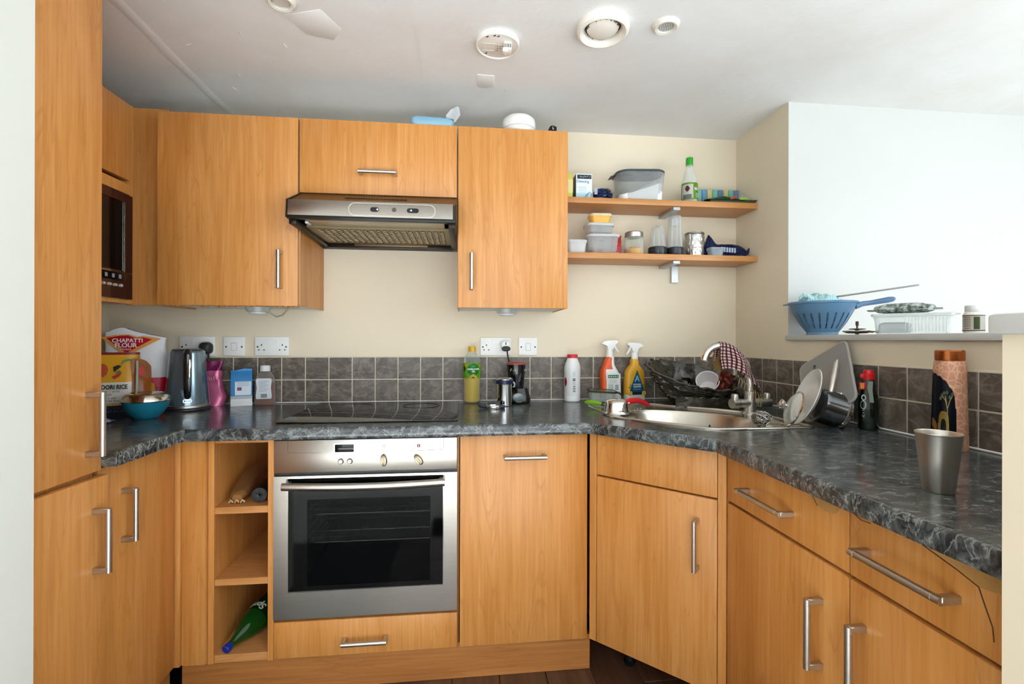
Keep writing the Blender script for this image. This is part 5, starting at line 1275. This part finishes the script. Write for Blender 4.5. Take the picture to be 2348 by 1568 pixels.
obj('packet', G().loft([[(x, y, z) for x, y in rrect(a, d, .004, 2)] for z, a, d in ((0, .038, .03), (.01, .042, .034), (.07, .040, .03), (.084, .040, .012), (.094, .044, .004))]), P('b81f24', .35), t)
squig(t, .004, -.0172, .035, .014, .05, WPLAST, 4, True); obj('crimp', G().box(-.022, .022, -.003, .003, .088, .096, .001), P('9c171c', .35), t)
t = thing('glass_jar', 'glass jar with steel lid and yellow contents, lower shelf', 'jar', (1.391, -.112, ZS2))
obj('jar', G().lathe([(0, 0), (.040, 0), (.0435, .004), (.0435, .072), (.041, .082), (.037, .086)], seg=40), CLEAR('e6ebe0', .14, .04, .6), t)
obj('contents', G().lathe([(0, .004), (.040, .004), (.0415, .008), (.0415, .030), (.02, .040), (0, .043)], seg=32), P('e0a010', .8), t)
obj('lid', G().lathe([(.0405, .083), (.0415, .085), (.0415, .104), (.039, .107), (0, .1075)], seg=40), STEEL, t)
def bcup(label, x, h, r0, r1):
    t = thing('blender_cup', label, 'cup', (x, -.115, ZS2), 0, 'upturned blender cups on the lower shelf')
    obj('blade_base', G().lathe([(0, 0), (r0+.003, 0), (r0+.005, .003), (r0+.005, .038), (r0+.001, .041)], seg=40), P('24262a', .3), t)
    obj('cup', G().lathe([(r0, .040), (r0-.001, .045), (r0*.4+r1*.6, h*.75), (r1, h-.012), (r1-.004, h-.003), (r1-.012, h), (0, h-.002)], seg=40), CLEAR('dcdfdc', .20, .08, .5), t)
    for i in range(3): obj('rib', G().tube([((r0+.001)*math.cos(-1.2-.6*i), (r0+.001)*math.sin(-1.2-.6*i), .045), (r1*1.01*math.cos(-1.2-.6*i), r1*1.01*math.sin(-1.2-.6*i), h-.02)], .0012, 5), CLEAR('eef0ee', .5, .1), t)
    obj('blade', G().tube([(-.012, 0, .041), (-.004, 0, .05), (.0, 0, .044), (.006, 0, .05)], .0015, 5), POLISH, t)
bcup('short upturned blender cup with black base, next to the jar', 1.503, .140, .0375, .027)
bcup('tall upturned blender cup with black base beneath the shelf bracket', 1.587, .189, .0345, .030)
t = thing('foil_jar', 'round jar wrapped in crinkled silver foil, lower shelf', 'jar', (1.682, -.112, ZS2))
rings = [[((.042+.0035*nz((a*5, z*60, 2)))*math.cos(a), (.042+.0035*nz((a*5, z*60, 2)))*math.sin(a), z) for a in [2*PI*i/60 for i in range(60)]] for z in [.0+.0075*j for j in range(15)]]
rings.append([(p[0]*.9, p[1]*.9, .108) for p in rings[-1]])
obj('foil', G().loft(rings), P('c9c7c1', .22, .9, bump=1, bscale=90), t, sharp=20)
obj('rim', G().lathe([(.042, .1), (.0445, .104), (.0435, .111), (.039, .112)], seg=40), P('a9a8a2', .25, .9), t)
t = food_box('food_box', 'flat empty clear tray before the navy packet, lower shelf', 1.767, -.145, ZS2, .070, .05, .040, CLEAR('b7c3cc', .35, .1, .4), CLEAR('c9d3da', .3, .1, .3))
t = pouch('crisp_packet', 'large crumpled navy packet with peaked end, lower shelf', 1.838, -.092, ZS2, .205, .07, .066, NVY, R(-6), 12, peak=lambda X: .062*max(0, 1-abs(X+.72)/.30)-.018*max(0, X-.55))
for i in range(6): obj('text_line', G().box(-.030+.012*i, -.022+.012*i, -.041, -.037, .026-.001*i, .048-.001*i), P('a9b7cc', .4), t)
obj('crimped_end', G().prism([(.088, .018), (.118, .052), (.112, .022), (.096, .010)], -.012, .010, 'xz', .001, seg=1), NVY, t)
t = thing('paper_scrap', 'thin white paper scrap at the right end of lower shelf', 'paper', (1.905, -.13, ZS2), R(8))
g = G(); g.sheet(lambda u, v: (-.04+.08*u, -.02+.04*v, .003+.010*u*v+.003*math.sin(5*u)), 8, 5, .001); obj('paper', g, P('d9d2c6', .8), t)

# ================================================================== on the half wall ledge
ZL = 1.2035
t = thing('colander', 'blue plastic colander with a long handle on the ledge', 'colander', (2.005, -.512, ZL), R(-38))
# bowl with real slots: build a grid and leave the slot cells open
SLATE = P('5f86a6', .35)
g = G(); prof = [(.050, .006), (.055, .012), (.064, .024), (.078, .044), (.080, .047), (.098, .082), (.101, .086), (.109, .104), (.114, .118), (.116, .124)]
for inner_ in (0, .003):
    vs = [[g._v(((r-inner_)*math.cos(2*PI*i/88), (r-inner_)*math.sin(2*PI*i/88), z+(inner_*.5 if k_ == 0 else 0))) for i in range(88)] for k_, (r, z) in enumerate(prof)]
    for k_ in range(len(prof)-1):
        for i in range(88):
            if (k_ == 2 and i % 4 == 0) or (k_ == 4 and i % 4 == 0) or (k_ == 5 and i % 4 == 0 and False): continue
            g._f([vs[k_][i], vs[k_][(i+1) % 88], vs[k_+1][(i+1) % 88], vs[k_+1][i]])
    g._f(vs[0])
obj('bowl', g, SLATE, t, rec=False)
obj('foot', G().lathe([(.050, 0), (.054, 0), (.053, .010), (.049, .010), (.050, 0)], seg=40), SLATE, t)
obj('rim', G().lathe([(.113, .118), (.119, .119), (.120, .124), (.117, .127), (.112, .125), (.113, .118)], seg=56), SLATE, t)
obj('handle', G().loft([[(x, y*w_, z+zz*h_) for y, zz in sell(1, 1, 3, 20)] for x, w_, h_, z in ((.108, .030, .012, .108), (.128, .022, .010, .116), (.15, .014, .009, .119), (.175, .015, .010, .123), (.205, .018, .011, .128), (.22, .015, .009, .130), (.226, .006, .004, .131))]), P('5c7a9e', .35), t)
obj('hook', G().tube([(-.117, .0, .121), (-.130, .0, .121), (-.133, 0, .118)], .003, 8), SLATE, t)
t = thing('blue_cloth', 'pale blue striped cloth bundled inside the colander', 'cloth', (1.993, -.515, ZL+.060))
g = G()
def bundle(u, v):
    th = 2*PI*u; ph = PI*v; X, Y, Z_ = math.cos(th)*math.sin(ph), math.sin(th)*math.sin(ph), -math.cos(ph)
    q = noise.ridged_multi_fractal(Vector((X*1.7+4, Y*1.7, Z_*2.5)), 1, 2.1, 3, 1, 2)-1.1
    return (X*.083*(1+.10*q), Y*.078*(1+.1*q), max(0, .048+Z_*.048+(.020*q if Z_ > 0 else 0)))
g.sheet(bundle, 60, 28)
m, nt, N, L, b = newmat('pale_stripe_cloth')
wv = N.new('ShaderNodeTexWave'); wv.inputs['Scale'].default_value = 28; wv.inputs['Distortion'].default_value = 5; L.new(coords(N, L), wv.inputs['Vector'])
L.new(ramp(N, L, wv.outputs['Fac'], [(.2, '8fc2c6'), (.5, 'd6ebea'), (.8, 'a9d3d5')]), b.inputs['Base Color']); b.inputs['Roughness'].default_value = .9
obj('bundle', g, m, t, sharp=60)
obj('fold', G().tube([(-.085, .0, .080), (-.075, -.01, .092), (-.060, -.02, .085), (-.055, -.03, .070)], [.006, .009, .010, .006], 10), m, t)
t = thing('wire_skewer', 'thin grey serrated utensil lying across the colander handle', 'utensil', (2.005, -.512, ZL+.1295), rot=(0, R(-7), R(-42)))
obj('blade', G().prism([(.06, -.008), (.28, -.006), (.295, 0), (.28, .007), (.06, .008)], .008, .0135, 'xy', .001, seg=1), P('8a8784', .35, .6), t)
obj('grip', G().box(.0, .075, -.005, .005, .009, .014, .002), P('7b716a', .5), t)
t = thing('sink_strainer', 'small round metal sink strainer standing by the colander', 'strainer', (2.005, -.680, ZL))
obj('flange', G().lathe([(0, .006), (.020, .006), (.038, .010), (.043, .013), (.044, .010), (.03, .004), (0, .003)], seg=36), P('9a8f83', .3, .9), t)
obj('upper_disc', G().lathe([(0, .022), (.022, .021), (.027, .019), (.022, .017), (.006, .016), (.005, .006)], seg=32), P('8d7f72', .3, .9), t)
obj('stem', G().lathe([(.003, .02), (.003, .030), (.005, .032), (.005, .046), (0, .047)], seg=14), P('5f3f33', .35, .6), t)
obj('foot', G().lathe([(0, 0), (.006, 0), (.006, .006)], seg=12), P('6f5a4c', .4, .6), t)
for i in range(10): obj('hole', G().lathe([(0, .0121), (.0022, .0119), (.0024, .0105)], (.035*math.cos(i*PI/5), .035*math.sin(i*PI/5), -.0005), 6), HOLE, t)
t = thing('dried_herbs', 'small pile of dried stems and leaves beside the strainer', 'herbs', (1.995, -.755, ZL))
g = G()
for i in range(12):
    a = rnd.uniform(0, PI); c = Vector((rnd.uniform(-.022, .022), rnd.uniform(-.03, .03), .004+.004*rnd.random())); d = Vector((math.cos(a), math.sin(a), rnd.uniform(0, .5)))*rnd.uniform(.008, .018)
    g.tube([c-Vector((d.x, d.y, 0)), c+Vector((0, 0, .003)), c+d], .0018, 5)
obj('stems', g, P('6b3a2c', .7), t)
g = G()
for i in range(8):
    c = Vector((rnd.uniform(-.02, .02), rnd.uniform(-.03, .03), .005)); g.lathe([(0, 0), (.006, .002), (.004, .005), (0, .006)], c, 7, 1.6, .7)
obj('leaves', g, P('6f7236', .7), t)
# clear ribbed box with a foil packet on it
t = thing('ribbed_box', 'long clear plastic box with ribbed sides on the ledge', 'box', (2.052, -.845, ZL), R(-50)); t.scale = (.80, .9, .95)
obj('box', G().loft(tub(.245, .10, .062, .012, .90), (True, False)), CLEAR('eef3f2', .20, .08, .5), t)
for i in range(22):
    if 8 < i: obj('rib', G().tube([(-.108+.0102*i, -.0455, .008), (-.108+.0102*i, -.0480, .054)], .0014, 5), CLEAR('f6f9f8', .7, .1, .2), t)
obj('lid', G().loft([[(x, y, z) for x, y in rrect(.258*k_, .112*k_, .014, 4)] for z, k_ in ((.060, .97), (.060, 1), (.067, 1), (.069, .97))]), CLEAR('eaf0ef', .45, .12, .4), t)
obj('lid_tab', G().box(.126, .145, -.02, .02, .062, .067, .002), CLEAR('eaf0ef', .6, .1), t)
obj('contents', G().loft([[(x-.055+.003*nz((x*60, y*60, z*90)), y, z) for x, y in rrect(.105*k_, .06*k_, .012, 4)] for z, k_ in ((.004, .95), (.02, 1), (.034, .95), (.040, .7))]), P('cfd8da', .5, bump=.8, bscale=90), t)
t = pouch('foil_packet', 'grey patterned packet lying on the clear ribbed box', 2.040, -.828, ZL+.0660, .160, .07, .034, None, R(-50), 21, wr=.005)
m, nt, N, L, b = newmat('mottled_packet')
L.new(ramp(N, L, ntex(N, L, coords(N, L), 90, 3), [(.40, '3d463f'), (.52, '8b968d'), (.62, 'b9c4bd')]), b.inputs['Base Color']); b.inputs['Roughness'].default_value = .3
t.children[0].data.materials[0] = m
obj('sealed_end', G().box(-.095, -.072, -.025, .025, .010, .014, .001), P('5a5f4a', .4), t); obj('sealed_end', G().box(.072, .095, -.025, .025, .012, .016, .001), P('8f9a94', .4), t)
t = thing('pill_bottle', 'small white pill bottle at the near end of the ledge', 'bottle', (2.02, -1.060, ZL), facing(2.02, -1.060))
obj('bottle', G().lathe([(0, 0), (.020, 0), (.0225, .003), (.0225, .050), (.020, .057), (.016, .060)], seg=36), P('ece9e0', .35), t)
obj('cap', G().lathe([(.0185, .059), (.019, .060), (.019, .074), (.0175, .076), (0, .076)], seg=36), P('d9d9d6', .4), t)
wrapdecal(t, P('e6e0d2', .45), .0226, -1.7, 1.7, .006, .050); wrapdecal(t, P('4f5f2a', .4), .0231, .0, .55, .010, .044, 'label_panel'); wrapdecal(t, P('7d5a4a', .4), .0231, -1.6, 1.6, .005, .008, 'label_line'); wrapdecal(t, P('7d5a4a', .4), .0231, -1.6, 1.6, .047, .049, 'label_line')
for i in range(7): wrapdecal(t, P('8a8078', .5), .0231, -1.0, -.25, .012+.005*i, .0135+.005*i, 'text_line', 6)

# ================================================================== in the open shelf unit
t = thing('soda_bottle', 'green lemonade bottle with blue cap lying in the lowest compartment', 'bottle', (-.150, -.566, .168), rot=Vector((.055, .150, .034)).to_track_quat('Z', 'Y').to_euler())
# local z runs from the cap (front) to the base (back)
obj('bottle', G().lathe([(.011, .006), (.012, .02), (.017, .035), (.031, .070), (.041, .10), (.0435, .13), (.0435, .25), (.040, .275), (.032, .28), (0, .276)], seg=40), P('0f5a1c', .08, trans=.55, coat=.3), t)
obj('cap', G().lathe([(0, -.012), (.012, -.012), (.0138, -.010), (.0138, .006), (.0125, .008)], seg=28), P('17329a', .35), t)
wrapdecal(t, P('0c3d14', .3), .0436, -PI, PI, .125, .215, n=40)
text('Sprite', .034, P('dfe8da', .35), t, (PI-.25, 0, .142), wrap=.0446, rot=PI, bold=.0008, sx=1.0, shear=.15)
t = thing('bin_liner_roll', 'roll of black bin liners in the top open compartment', 'roll', (-.062, -.545, .6345+.025), rot=(R(-90), 0, R(6)))
obj('roll', G().lathe([(.006, .0), (.024, .0), (.025, .004), (.025, .19), (.022, .192), (0, .192)], seg=32), P('0d0d0e', .4, bump=.4), t)
obj('core', G().lathe([(.003, .002), (.0085, -.001), (.0095, .002)], seg=20), P('2c2c2c', .5), t)
t = thing('bread_bag', 'wrinkled clear food bag with pale contents beside the black roll', 'bag', (-.135, -.545, .6345), R(3))
g = G(); g.loft([[(x*k_, y, .004+.022*h_+zz*.020*h_+.002*nz((x*90, y*40, zz*3))) for x, zz in sell(.028, 1, 2.4, 28)] for y, k_, h_ in ((.0, .7, .7), (.03, 1, 1), (.08, 1, 1.5), (.14, .9, 1.9), (.20, .6, 2.0), (.24, .4, 2.0))]); obj('bag', g, CLEAR('a9794a', .25, .15, .3), t)
g = G(); g.loft([[(x*k_, y, .004+.014*h_+zz*.013*h_) for x, zz in sell(.018, 1, 2, 20)] for y, k_, h_ in ((.004, .8, .8), (.03, 1, 1), (.05, .9, .9), (.06, .5, .5))]); obj('contents', g, P('d9a863', .7), t)
for i in range(3): obj('ruffle', G().tube([(-.020+.018*i, -.006, .004), (-.014+.018*i, -.010, .014), (-.008+.018*i, -.006, .006)], .003, 8), CLEAR('d9b98c', .6, .15), t)
